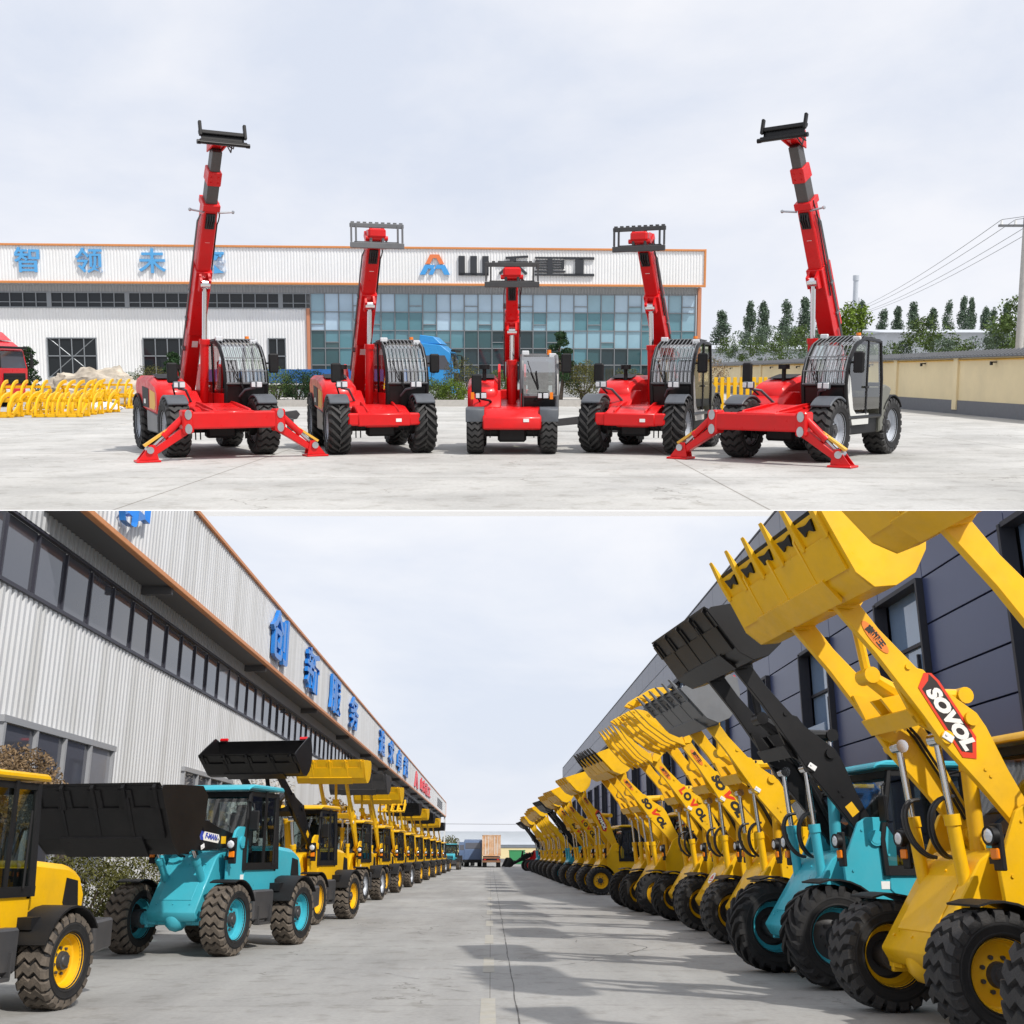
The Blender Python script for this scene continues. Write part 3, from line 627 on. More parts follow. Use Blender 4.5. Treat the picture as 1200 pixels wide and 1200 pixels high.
        # lettering lies on the outer face of the arm
        if decal and detail > 0:
            def f():
                g = G(); sd = s
                # text frame on the outer face: reads from the bucket end down to the pivot on the left, the other way on the right
                def TT(u, w, y): return M.Translation(A(u, w, sd*y)) @ M.Rotation(-al, 4, 'Y') @ (M(((-1, 0, 0, 0), (0, 0, 1, 0), (0, 1, 0, 0), (0, 0, 0, 1))) if sd > 0 else M(((1, 0, 0, 0), (0, 0, -1, 0), (0, 1, 0, 0), (0, 0, 0, 1)))) @ M.Rotation(R(-6)*(1 if sd > 0 else -1), 4, 'Z')
                if decal == 'plate':
                    g.mi = 2; g.prism([(-.30, .07), (.30, .07), (.34, 0), (.30, -.07), (-.30, -.07), (-.34, 0)], 0, .003, 'z', T=TT(.90, .09, .498))
                    g.mi = 4; g.prism([(-.34, 0), (-.30, .07), (-.2, .07), (-.24, 0), (-.2, -.07), (-.30, -.07)], .003, .005, 'z', T=TT(.90, .09, .498)); g.text('F-MAN', .12, TT(.86, .09, .5035), fat=.006, depth=.001, shear=.2, sx=1.1)
                elif decal == 'shield':
                    g.mi = 0; g.prism([(-.55, .12), (-.43, .15), (.32, .14), (.52, -.02), (.42, -.16), (-.50, -.13), (-.60, .04)], .0, .003, 'z', T=TT(1.26, .105, .498) @ M.Diagonal((.84, .82, 1, 1)))
                    g.mi = 1; g.prism([(-.56, .085), (-.44, .115), (.28, .105), (.44, -.02), (.36, -.125), (-.46, -.10), (-.50, .03)], .003, .005, 'z', T=TT(1.26, .105, .498) @ M.Diagonal((.84, .82, 1, 1)))
                    g.mi = 2; g.text('SOVOL', .185, TT(1.28, .10, .5045), fat=.012, depth=.001, shear=.25, sx=1.12)
                else:
                    t = 'SO  OL' if decal == 'sovol' else '  O   OL'
                    if decal == 'sovol':
                        g.mi = 3; g.text('SO', .22, TT(1.47, .075, .499), fat=.016, depth=.001, shear=.2, sx=1.15); g.text('OL', .22, TT(.84, .06, .499), fat=.016, depth=.001, shear=.2, sx=1.15)
                        g.mi = 0; g.text('V', .23, TT(1.165, .075, .499), fat=.016, depth=.001, shear=.3, sx=1.3)
                    else:
                        g.mi = 0; g.text('L', .22, TT(1.58, .08, .499), fat=.014, depth=.001, sx=1.1); g.text('V', .22, TT(1.18, .075, .499), fat=.014, depth=.001, sx=1.2)
                        g.mi = 3; g.text('O', .22, TT(1.40, .08, .499), fat=.014, depth=.001, sx=1.1); g.text('OL', .22, TT(.88, .06, .499), fat=.014, depth=.001, sx=1.1)
                return g.mesh('decal', ['decal_red', 'decal_badge', 'decal_white', 'decal_black', 'decal_blue'])
            put(cached(('dec', decal, alpha, las, s), f), 'decal', a_)
        if arm == 'black' and body != 'red' and detail > 0:
            def f():
                g = G(); g.box(A(.42, .04, s*.4965), (.16, .006, .12), M.Rotation(-al, 4, 'Y')); return g.mesh('marker_plate', 'yellow')
            put(cached(('mk', alpha, las, s), f), 'marker_plate', a_)
        if arm_badge and decal and decal != 'plate' and detail > 0:
            def f():
                g = G(); sd = s
                T = M.Translation(A(2.32*las, .025, sd*.498)) @ M.Rotation(-al, 4, 'Y') @ (M(((-1, 0, 0, 0), (0, 0, 1, 0), (0, 1, 0, 0), (0, 0, 0, 1))) if sd > 0 else M(((1, 0, 0, 0), (0, 0, -1, 0), (0, 1, 0, 0), (0, 0, 0, 1))))
                g.prism([(.20*cos(a*pi/10), .055*sin(a*pi/10)) for a in range(20)], 0, .003, 'z', T=T)
                g.mi = 1; g.text('高卸王', .085, T @ M.Translation((0, 0, .0045)), fat=.004, depth=.001); return g.mesh('badge', ['decal_orange', 'decal_black'])
            put(cached(('bad', alpha, las, s), f), 'badge', a_)
        # lift cylinder
        b0 = (1.0, s*.33, 1.02) if alpha > 20 else (.95, s*.33, .92); p1 = A(1.16, -.06, s*.33)
        cylinder(root, b0, p1, .062, body, None, .55 if alpha > 20 else .75)
    if detail > 1:
        for s in (-1, 1):
            def f():
                g = G()
                for dy, dw in ((.0, .03), (.035, .05)): g.tube([A(.15, .02+dw, s*(.40-dy)), A(.6, .10+dw, s*(.40-dy)), A(1.1, .16+dw, s*(.40-dy)), A(1.36, .12+dw, s*(.36-dy)), A(1.5, .34+dw*.5, s*(.22-dy))], .016, 6)
                return g.mesh('arm_hose', 'sidestep')
            put(cached(('ah', alpha, las, s), f), 'arm_hose', root)
            def f():
                g = G()
                g.cyl((PV[0], s*.62, PV[1]), (PV[0], s*.655, PV[1]), .10, seg=18); return g.mesh('pivot_cap', body)
            put(cached(('pc', body, s), f), 'pivot_cap', ff)
    # crossbeam with a scooped upper edge
    def f():
        g = G(); n = 12; pr = [(-.425, -.17), (.425, -.17), (.425, .28)]+[(.425*cos(pi*i/n)*.93, .27-.30*sin(pi*i/n)) for i in range(n+1)]+[(-.425, .28)]
        vs = [A(1.42+.0, w, y) for y, w in pr]+[A(1.50, w, y) for y, w in pr]; m = len(pr)
        b, o = g._add(vs, [tuple(range(m))[::-1], tuple(range(m, 2*m))]+[(i, (i+1) % m, m+(i+1) % m, m+i) for i in range(m)]); bmesh.ops.recalc_face_normals(g.bm, faces=o)
        g.prism([(1.40, -.175), (1.58, -.165), (1.58, -.14), (1.40, -.15)], -.425, .425, T=Ta)
        for y in (-.40, .40): g.prism([(1.2, -.06), (1.42, -.16), (1.42, .2), (1.3, .2)], y-.02, y+.02, T=Ta); g.prism([(1.5, -.15), (1.85, -.07), (1.7, .1), (1.5, .24)], y-.02, y+.02, T=Ta)
        for y in (-.09, .09): g.prism([(1.35, -.12), (1.75, -.12), (1.62, .16), (1.5, .18)], y-.02, y+.02, T=Ta)
        return g.mesh('crossbeam', arm)
    put(cached(('xb', arm, alpha, las), f), 'crossbeam', root)
    # bell crank, link and tilt ram
    tip = A(LA*las, 0); ph = R(phi)
    def B(p): q = rot2(p, ph); return V((tip.x+q[0], 0, tip.z+q[1]))
    top, bot = A(1.22, .66), A(1.98, -.02); lk = B((-.10, .40)); piv = A(1.58, .12)
    def f():
        g = G(); P = [(top.x, top.z), (piv.x, piv.z), (bot.x, bot.z)]
        g.tube([top, piv, bot], [.075, .12, .075], 10)
        for p in (top, piv, bot): g.cyl(p-V((0, .1, 0)), p+V((0, .1, 0)), .085, seg=14)
        return g.mesh('bell_crank', arm)
    put(cached(('bc', arm, alpha, las, phi), f), 'bell_crank', root)
    def f():
        g = G(); g.tube([bot, lk], .05, 8); 
        for p in (bot, lk): g.cyl(p-V((0, .08, 0)), p+V((0, .08, 0)), .07, seg=12)
        return g.mesh('bucket_link', arm)
    put(cached(('bl', arm, alpha, las, phi), f), 'bucket_link', root)
    cylinder(root, (.62, 0, 1.45), top, .075, body, None, .6, 'tilt_cylinder')
    if detail > 1:
        for s in (-1, 1):
            def f():
                g = G()
                for i, dy in enumerate((.10, .15)):
                    p = [V((.98, s*dy, 1.52)), V((1.12, s*(dy+.03), 1.55)), V((1.26, s*(dy+.08), 1.80)), V((1.20, s*(dy+.13), 2.08)), V((1.0, s*(dy+.18), 2.10))]
                    q = [];
                    for j in range(4):
                        for t in range(4): q.append(p[j].lerp(p[j+1], t/4))
                    q.append(p[-1]); g.tube([sum((q[max(0, min(len(q)-1, i2+k2))] for k2 in (-2, -1, 0, 1, 2)), V())/5 for i2 in range(len(q))], .02, 7)
                return g.mesh('hydraulic_hose', 'sidestep')
            put(cached(('hose', s), f), 'hydraulic_hose', root)
    # --- attachment
    Tb = M.Translation(tip) @ M.Rotation(-ph, 4, 'Y') @ M.Scale(bsc, 4)
    if att in ('bucket', 'toothed'):
        hw = bw/2
        def f():
            g = G(); pr = [(.80, -.17), (.12, -.19), (-.08, -.10), (-.16, .10), (-.14, .34), (.0, .56), (.22, .70)]
            pr = pr[::-1]
            n = len(pr); off = []
            for i in range(n):
                a, b = pr[max(i-1, 0)], pr[min(i+1, n-1)]; dx, dz = b[0]-a[0], b[1]-a[1]; l_ = sqrt(dx*dx+dz*dz); off.append((pr[i][0]-dz/l_*.022, pr[i][1]+dx/l_*.022))
            g.prism(pr+off[::-1], -hw, hw, T=Tb)
            sp = [(.78, -.17), (.12, -.19), (-.08, -.10), (-.16, .10), (-.14, .34), (.0, .56), (.22, .72), (.38, .66), (.64, .18), (.78, -.10)]
            for s in (-1, 1): g.prism(sp, s*hw-.014, s*hw+.014, bev=.004, T=Tb)
            for i in range(1, 4):
                y = -hw+bw*i/4; g.prism([(.72, -.172), (.14, -.194), (.14, -.222), (.66, -.206)], y-.018, y+.018, T=Tb)
            g.prism([(.55, -.182), (.18, -.19), (.18, -.215), (.55, -.20)], -hw+.05, hw-.05, T=Tb)
            g.prism([(.22, -.188), (-.04, -.14), (-.07, -.17), (.2, -.235)], -hw*.62, hw*.62, T=Tb)
            for y in (-.54, -.38, .38, .54): g.prism([(.10, -.17), (-.06, -.12), (-.16, .05), (-.14, .16), (.05, .12), (.1, -.05), (.16, -.19)], y-.018, y+.018, T=M.Translation(tip) @ M.Rotation(-ph, 4, 'Y') @ M.Translation((-.02, 0, 0)))
            for y in (-.09, .09): g.prism([(-.14, .2), (-.22, .36), (-.16, .48), (-.02, .5)], y-.018, y+.018, T=Tb)
            return g.mesh('bucket', buck)
        bk = put(cached(('bk', buck, alpha, las, phi, bw), f), 'bucket', root)
        def f():
            g = G(); g.prism([(.84, -.165), (.64, -.155), (.64, -.135), (.78, -.14)], -hw, hw, T=Tb)
            for i in range(5 if att == 'bucket' else 0):
                y = -hw*.92+bw*.92*i/4; g.prism([(.54, -.197), (.76, -.19), (.76, -.150), (.54, -.15)], y-.09, y+.09, T=Tb); g.prism([(.54, -.212), (.80, -.205), (.83, -.155), (.54, -.15)], y-.02, y+.02, T=Tb)
            return g.mesh('cutting_edge', 'black' if att == 'toothed' else buck)
        put(cached(('ce', att, buck, alpha, las, phi, bw), f), 'cutting_edge', bk)
        if att == 'toothed':
            for i in range(6 if detail > 1 else 6):
                y = -hw*.94+bw*.94*i/5
                def f():
                    g = G(); g.prism([(.52, -.215), (.58, -.16), (.78, -.15), (1.02, -.175), (1.04, -.19), (.78, -.215)], y-.035, y+.035, bev=.008, T=Tb); return g.mesh('tooth', buck if detail > 1 else 'black')
                put(cached(('tooth', buck, detail > 1, alpha, las, phi, i, bw), f), 'tooth', bk)
            if detail > 1:
                for i in range(5):
                    def f():
                        g = G(); y = -hw*.94+bw*.94*(i+.5)/5
                        g.prism([(-.13, -.05), (-.09, .07), (-.03, .035), (.03, .035), (.09, .07), (.13, -.05), (.03, -.03), (-.03, -.03)], -.185-.012, -.185+.012, 'z', T=Tb @ M.Translation((.71, y, 0)) @ M.Rotation(pi/2, 4, 'Z'))
                        return g.mesh('edge_segment', 'black')
                    put(cached(('seg', alpha, las, phi, bw, i), f), 'edge_segment', bk)
        def f():
            g = G()
            for s in (-1, 1): g.box(Tb @ V((.26, s*(hw-.16), .715)), (.05, .2, .07), M.Rotation(-ph, 4, 'Y'), bev=.01)
            return g.mesh('reflector', 'red_lamp')
        if detail > 0: put(cached(('refl', alpha, las, phi, bw), f), 'reflector', bk)
    elif att == 'grapple':
        hw = .95
        def f():
            g = G(); g.prism([(.0, -.15), (-.12, -.1), (-.14, .35), (.0, .45), (.06, .4), (.06, -.05)], -hw*.9, hw*.9, bev=.01, T=Tb)
            for y in (-.54, -.38, .38, .54): g.prism([(.10, -.17), (-.06, -.12), (-.16, .05), (-.1, .16), (.05, .12), (.1, -.05)], y-.018, y+.018, T=Tb)
            return g.mesh('grapple', buck)
        gp = put(cached(('gr', buck, alpha, las, phi), f), 'grapple', root)
        for i in range(6):
            y = -hw*.9+hw*1.8*i/5
            def f():
                g = G(); g.prism([(-.05, -.2), (.3, -.22), (.8, -.12), (1.25, .06), (1.0, .03), (.6, -.05), (.1, -.06)], y-.035, y+.035, bev=.008, T=Tb); return g.mesh('tine', buck)
            put(cached(('ti', buck, alpha, las, phi, i), f), 'tine', gp)
        def f():
            g = G()
            for y in (-.62, -.3, .3, .62):
                pr = []; 
                for j in range(11):
                    a = R(150-14*j); pr.append((.55+.62*cos(a), .28+.55*sin(a)))
                inner = [(.55+.46*cos(R(150-14*j)), .22+.42*sin(R(150-14*j))) for j in range(10)]
                g.prism(pr+inner[::-1], y-.04, y+.04, bev=.008, T=Tb)
            for j in (2, 5, 8): a = R(150-14*j); g.cyl(Tb @ V((.55+.54*cos(a), -.66, .26+.48*sin(a))), Tb @ V((.55+.54*cos(a), .66, .26+.48*sin(a))), .05)
            return g.mesh('clamp', buck)
        put(cached(('cl', buck, alpha, las, phi), f), 'clamp', gp)
    elif att == 'forkgrab':
        def f():
            g = G()
            for z in (-.15, .45): g.box(Tb @ V((0, 0, z)), (.08, 1.5, .1), M.Rotation(-ph, 4, 'Y'), bev=.01)
            for i in range(5): y = -.7+.35*i; g.prism([(-.06, -.2), (.06, -.2), (.12, .2), (.3, .45), (.25, .55), (0, .4), (-.06, .1)], y-.05, y+.05, bev=.01, T=Tb)
            return g.mesh('fork_carriage', buck)
        put(cached(('fg', buck, alpha, las, phi), f), 'fork_carriage', root)
    return root
# ================================================================== the two rows of loaders
RG, LG = 'wheel loaders parked in the row along the dark building', 'wheel loaders parked in file along the white hall'
def right(xn, yn, beta, label, wy=1.2, **kw):
    """xn, yn: where the machine's near front tyre stands; it looks across the street (-x), turned beta degrees to the viewer"""
    h = V((-cos(R(beta)), -sin(R(beta)))); lf = V((-h.y, h.x)); c = V((xn, yn))-lf*.86*wy-h*1.22
    return loader(at(c.x, c.y, atan2(h.y, h.x)) @ M.Diagonal((1, wy, 1, 1)), label, RG, **kw)
def left(xn, yn, beta, label, front=True, s=1, **kw):
    h = V((-sin(R(beta)), -cos(R(beta)))); lf = V((-h.y, h.x)); c = V((xn, yn))-lf*.86*s-h*(1.22 if front else -1.3)*s
    return loader(at(c.x, c.y, atan2(h.y, h.x), 0, s), label, LG, **kw)
CUT = []
CUT.append(right(4.5, 6.45, 7, 'nearest yellow loader of the right row, mostly beyond the edge of view', decal='shield', att='toothed', alpha=52, phi=46, tread='darktread'))
CUT.append(right(4.42, 10.45, 7, 'yellow loader with red and black shield on its arm and big toothed yellow bucket', decal='shield', att='toothed', alpha=52.5, phi=62, bw=2.45))
CUT.append(right(4.2, 14.5, 7, 'teal loader with black raised arms and smooth black bucket', body='teal', arm='black', buck='black', rims='teal', tyreD=1.2, style='chevron', tread='rubber', alpha=54, phi=52, bw=2.2))
right(4.66, 19.6, 6, 'yellow loader with unlettered arms and grey toothed bucket beside the teal one', buck='grey', att='toothed', alpha=53, phi=46, las=.92)
right(4.75, 23.2, 6, 'yellow loader with black and red lettering whose attachment is a long tined grapple', decal='sovol', att='grapple', alpha=54, phi=24, las=.92, chute_badge=True)
right(4.78, 27.1, 6, 'yellow loader with red L lettering under a tined yellow grapple with small clamp', decal='lovol', att='grapple', alpha=51, phi=36, las=.93, style='chevron', tread='rubber')
right(4.48, 31.6, 6, 'yellow loader with lettered arm and black toothed yellow bucket, middle of the right row', decal='sovol', att='toothed', alpha=49.5, phi=44, las=.94, detail=1, style='chevron', tread='rubber')
right(4.5, 34.7, 6, 'yellow loader with red shield half hidden behind the lettered toothed one', decal='shield', att='toothed', alpha=53, phi=52, las=.96, detail=1, style='chevron', tread='rubber')
right(4.45, 47.5, 6, 'yellow loader after the gap, red shield arm and smooth yellow bucket held highest', decal='shield', alpha=57, phi=46, detail=1)
right(4.44, 53, 6, 'yellow loader with red L lettering, second beyond the gap in the right row', decal='lovol', alpha=51, phi=40, detail=1)
right(4.35, 58.5, 6, 'yellow loader with lettered arm, third beyond the gap in the right row', decal='sovol', alpha=52, phi=44, detail=1)
right(4.3, 64.5, 6, 'teal loader with black arms and black bucket far along the right row', body='teal', arm='black', buck='black', alpha=52, phi=42, detail=0)
for i, (y, al_, lb) in enumerate([(71, 52, 'yellow loader next beyond the far teal one in the right row'), (77.5, 50, 'yellow loader second beyond the far teal one'), (84, 53, 'yellow loader third beyond the far teal one'), (91, 51, 'yellow loader fourth beyond the far teal one'), (98, 52, 'yellow loader fifth beyond the far teal one, before the last')]):
    right(4.25, y, 5, lb, alpha=al_+(i*5 % 7-3)*.8, phi=40+i*4 % 13, detail=0, decal=None)
right(4.2, 106, 5, 'last raised loader of the right row, teal with black arms and bucket', body='teal', arm='black', buck='black', alpha=52, phi=40, detail=0)
loader(at(5.0, 118, R(188)), 'small red loader with its black bucket lowered at the far end of the right row', RG, body='red', arm='black', buck='black', alpha=-24, phi=0, detail=0, roof='red', bw=1.9)

left(-4.62, 12.76, 12, 'yellow loader seen from behind with grey counterweight at the near left', front=False, s=.87, att='bucket', alpha=-20, phi=5, tread='dusty', rims='yellow')
left(-4.28, 19.2, 15, 'teal loader carrying a wide low black bucket, left of the street', body='teal', arm='black', buck='black', alpha=-1, phi=60, tread='dusty', bw=1.7, bsc=1.3, decal='plate', rims='teal')
left(-4.2, 27.6, 12, 'yellow loader with black arms holding a dark bucket over the teal cab', arm='black', buck='black', alpha=35, phi=33, tread='dusty', bw=2.3, detail=1)
left(-4.45, 40, 8, 'yellow loader with silver rims, emblem on its chute and raised yellow bucket', alpha=52, phi=60, tread='dusty', rims='rimgrey', chute_badge=True, detail=2, bw=2.4)
left(-4.45, 48, 8, 'yellow loader with dark grey raised bucket behind the yellow bucket', buck='charcoal', alpha=53, phi=64, tread='dusty', detail=1, bw=2.4)
left(-4.5, 56.5, 8, 'yellow loader with yellow bucket, fifth raised one in the left file', alpha=53, phi=60, tread='dusty', detail=1, rims='rimgrey', bw=2.3)
left(-4.5, 64.5, 8, 'yellow loader lifting an open fork grab in the left file', alpha=50, phi=50, att='forkgrab', tread='dusty', detail=1)
left(-4.5, 73, 8, 'yellow loader with black bucket beyond the fork grab', buck='black', alpha=52, phi=60, tread='dusty', detail=0)
left(-4.5, 82, 8, 'yellow loader with yellow bucket, second beyond the fork grab', alpha=52, phi=60, tread='dusty', detail=0)
left(-4.5, 91, 8, 'yellow loader with black bucket, third beyond the fork grab', buck='black', alpha=52, phi=60, tread='dusty', detail=0)
left(-4.5, 101, 8, 'yellow loader with yellow bucket, fourth beyond the fork grab', alpha=50, phi=60, tread='dusty', detail=0, rims='rimgrey')
left(-4.5, 112, 8, 'yellow loader with black bucket closing the left file', buck='black', alpha=48, phi=60, tread='dusty', detail=0)
loader(at(-4.4, 129, R(88)), 'small teal loader seen from behind at the far end of the left file', LG, body='teal', arm='black', buck='black', alpha=-20, phi=5, detail=0, tread='dusty', rims='rimgrey')

# ------------------------------------------------------------------ far vehicles and bin
MT['rust'] = mat('rusty_orange_container', (.58, .32, .15), .7, var=.2, scale=1.4, dirt=(.75, .70, .62), dirt_amt=.9)
MT['bluetruck'] = mat('dark_blue_truck_paint', (.09, .14, .25), .4, var=.1)
MT['bin'] = mat('green_bin_plastic', (.03, .22, .08), .5)
t = thing('container_truck', 'truck loaded with a rusty orange container seen from behind', 'truck', at(.1, 152))
g = G(); g.box((0, 6, 2.75), (2.4, 12, 2.6), bev=.02)
for i in (-.95, -.6, -.25, .25, .6, .95): g.cyl((i, -.02, 1.6), (i, -.02, 3.9), .03, seg=6)
for i in range(40): g.box((1.2, .3+.3*i, 2.75), (.04, .14, 2.4)); g.box((-1.2, .3+.3*i, 2.75), (.04, .14, 2.4))
c = put(g.mesh('container', 'rust'), 'container', t)
g = G(); [g.box((x, -.05, 2.75), (.05, .06, 2.3)) for x in (-.8, -.4, .4, .8)]; put(g.mesh('lock_rod', 'white'), 'lock_rod', c)
g = G(); g.box((0, 0, 1.47), (2.42, .1, .1)); g.box((0, 0, 4.02), (2.42, .1, .1)); g.box((-1.17, 0, 2.75), (.1, .1, 2.6)); g.box((1.17, 0, 2.75), (.1, .1, 2.6)); g.box((0, -.03, 2.75), (.05, .06, 2.5)); put(g.mesh('door_frame', 'rust'), 'door_frame', c)
g = G(); g.box((0, 6, 1.2), (2.3, 12, .22)); g.box((0, .0, .75), (2.4, .15, .25)); 
for x in (-.9, .9): g.box((x, .1, 1.0), (.12, .1, .5))
put(g.mesh('chassis', mat('rusty_chassis', (.22, .11, .06), .8, var=.3)), 'chassis', t)
for y in (.8, 2.1, 3.4):
    for s in (-1, 1): put(cached(('truckwheel', s), lambda: (lambda q: (q.cyl((s*.62, 0, .5), (s*1.18, 0, .5), .5, seg=24), q)[1])(G()).mesh('wheel', 'rubber')), 'wheel', t, M.Translation((0, y, 0)))
g = G(); g.box((-.85, -.08, .98), (.3, .03, .12)); g.box((.85, -.08, .98), (.3, .03, .12)); put(g.mesh('tail_light', 'red_lamp'), 'tail_light', t)
g = G(); g.box((0, 13.4, 1.9), (2.4, 1.9, 2.4), bev=.1); put(g.mesh('cab', 'bluetruck'), 'cab', t)
for i, (x, y, sc, lb) in enumerate([(-2.45, 158, 1, 'dark blue truck front beside the container truck'), (-3.6, 172, .95, 'second dark blue truck beyond the container truck')]):
    t = thing('parked_truck', lb, 'truck', at(x, y, 0, 0, sc), 'dark blue trucks at the end of the street')
    g = G(); g.prism([(0, .9), (0, 2.2), (.35, 3.4), (2.2, 3.5), (2.2, .9)], -1.2, 1.2, 'x', bev=.06); put(g.mesh('cab', 'bluetruck'), 'cab', t)
    g = G(); g.box((0, 6.3, 2.3), (2.4, 7.5, 2.6), bev=.03); put(g.mesh('cargo_body', 'bluetruck'), 'cargo_body', t)
    g = G(); g.box((0, .14, 2.75), (2.0, .06, .8), (R(-16), 'X')); put(g.mesh('windscreen', 'pane_dark'), 'windscreen', t)
    g = G(); g.box((0, 5, .85), (2.0, 9.6, .25)); g.box((0, .0, .75), (2.3, .2, .4), bev=.03); put(g.mesh('chassis', 'satin'), 'chassis', t)
    for yy in (1.2, 6.5, 8.2):
        for s in (-1, 1): put(cached(('truckwheel', s), None), 'wheel', t, M.Translation((0, yy, 0)))
t = tag(put((lambda g: (g.prism([(-1.2, .12), (1.2, .12), (1.3, 2.2), (-1.3, 2.2)], -.9, .9, bev=.06), [g.cyl((x, y, 0), (x, y, .14), .09, seg=10) for x in (-.9, .9) for y in (-.6, .6)], g)[2])(G()).mesh('waste_bin', 'bin'), 'waste_bin', None, at(4.3, 190)), 'green waste bin at the far end near the yellow wall', 'bin')
g = G(); g.box((0, 0, 2.27), (2.75, 1.95, .12), bev=.04); put(g.mesh('lid', 'bin'), 'lid', t)

# ------------------------------------------------------------------ shrubs by the hall
def leaf_cloud(g, n, fn, size, flat=0):
    for _ in range(n):
        p, s_ = fn(); s_ *= size*random.uniform(.6, 1.3)
        d = V((random.gauss(0, 1), random.gauss(0, 1), random.gauss(0, 1)*(1-flat)+flat)).normalized(); u = d.orthogonal().normalized(); u.rotate(M.Rotation(random.uniform(0, 6.3), 3, d)); v = d.cross(u)
        g._add([p+u*s_, p+v*s_*.45, p-u*s_, p-v*s_*.45], [(0, 1, 2, 3)], False)
def ball_pt(c, r, sc=(1, 1, 1), lo=.55, lump=.25, fr=1.7):
    def fn():
        d = V((random.gauss(0, 1), random.gauss(0, 1), random.gauss(0, 1))).normalized(); k = (random.uniform(lo**3, 1))**(1/3)*(1+lump*mnoise.noise(d*fr+V(c)))
        return V(c)+V((d.x*sc[0], d.y*sc[1], d.z*sc[2]))*r*k, 1
    return fn
def leafm(name, col, var=.35): 
    m = mat(name, col, .7, island=var, var=.25, scale=1.5); m.node_tree.nodes['Principled BSDF'].inputs['Specular IOR Level'].default_value = .2; return m
MT['dry'] = leafm('dry_brown_leaves', (.20, .135, .075)); MT['olive'] = leafm('olive_leaves', (.085, .085, .022)); MT['green'] = leafm('green_leaves', (.085, .13, .035)); MT['dkgreen'] = leafm('dark_green_leaves', (.022, .052, .018))
MT['poplar'] = leafm('poplar_leaves', (.105, .15, .10), .3); MT['lime'] = leafm('bright_green_leaves', (.11, .17, .02)); MT['bark'] = mat('bark', (.09, .07, .055), .9, var=.3, scale=8); MT['blossom'] = leafm('pale_blossom', (.45, .42, .38), .2)
def shrub(name, mw, label, group, r, h, leaf, n, sz, twig=.4, sc=(1, 1, .9)):
    t = thing(name, label, 'shrub' if name != 'clipped_tree' else 'tree', mw, group)
    g = G()
    for i in range(9):
        a = i*2.4; d = V((cos(a)*r*.6, sin(a)*r*.6, h+r*random.uniform(-.1, .5))); g.tube([V((cos(a)*.04, sin(a)*.04, 0)), V((cos(a)*r*.15, sin(a)*r*.15, h*.5)), d], [.045*r, .03*r, .012*r], 5)
    put(g.mesh('stem', 'bark'), 'stem', t)
    g = G(); leaf_cloud(g, n, ball_pt((0, 0, h), r, sc, .5), sz); put(g.mesh('foliage', leaf), 'foliage', t); return t
shrub('clipped_tree', at(-7.45, 17.8), 'tall dry brown clipped tree beside the hall window', 'shrubs beside the hall', .78, 2.5, 'dry', 7000, .034)
shrub('round_shrub', at(-7.1, 20.5), 'round olive shrub under the black bucket', 'shrubs beside the hall', .95, .85, 'olive', 7000, .034)
shrub('round_shrub', at(-7.2, 24.2), 'smaller olive shrub behind the teal loader', 'shrubs beside the hall', .85, .9, 'olive', 5000, .034)
shrub('clipped_tree', at(-7.3, 36.5), 'pale blossoming tree between the hall and the raised dark bucket', 'shrubs beside the hall', 1.3, 3.1, 'blossom', 1500, .055, sc=(.8, .9, 1))
shrub('clipped_tree', at(-7.3, 52), 'dry brown clipped tree behind the yellow buckets', 'shrubs beside the hall', 1.2, 2.9, 'dry', 2500, .08)
shrub('round_shrub', at(-8.2, 225), 'far rounded tree beyond the left file near the end wall', None, 2.2, 3.2, 'olive', 1200, .2)

# ------------------------------------------------------------------ what rises past the top of the street view is built only as high as it is seen
bpy.context.view_layer.update()
pn = cam.matrix_world.to_3x3() @ V((0, 1, .0012)); pc = cam.matrix_world.translation
def clip(root):
    for o in [root]+list(root.children_recursive):
        if o.type != 'MESH': continue
        mw = o.matrix_world; ds = [(mw @ V(c)-pc).dot(pn) for c in o.bound_box]
        if max(ds) <= 0: continue
        inv = mw.inverted(); bm = bmesh.new(); bm.from_mesh(o.data); n = (mw.to_3x3().transposed() @ pn).normalized()
        if min(ds) >= 0: bm.clear()
        else:
            r_ = bmesh.ops.bisect_plane(bm, geom=bm.verts[:]+bm.edges[:]+bm.faces[:], plane_co=inv @ pc, plane_no=n, clear_outer=True)
        me = o.data.copy(); bm.to_mesh(me); bm.free(); o.data = me
        if not len(me.vertices):
            for ch in list(o.children): bpy.data.objects.remove(ch)
            bpy.data.objects.remove(o)
for r_ in CUT+[HALL, PLANT]: clip(r_)
for o in [o for o in bpy.data.objects if o.type == 'MESH' and not len(o.data.vertices)]:
    for ch in list(o.children): bpy.data.objects.remove(ch)
    bpy.data.objects.remove(o)

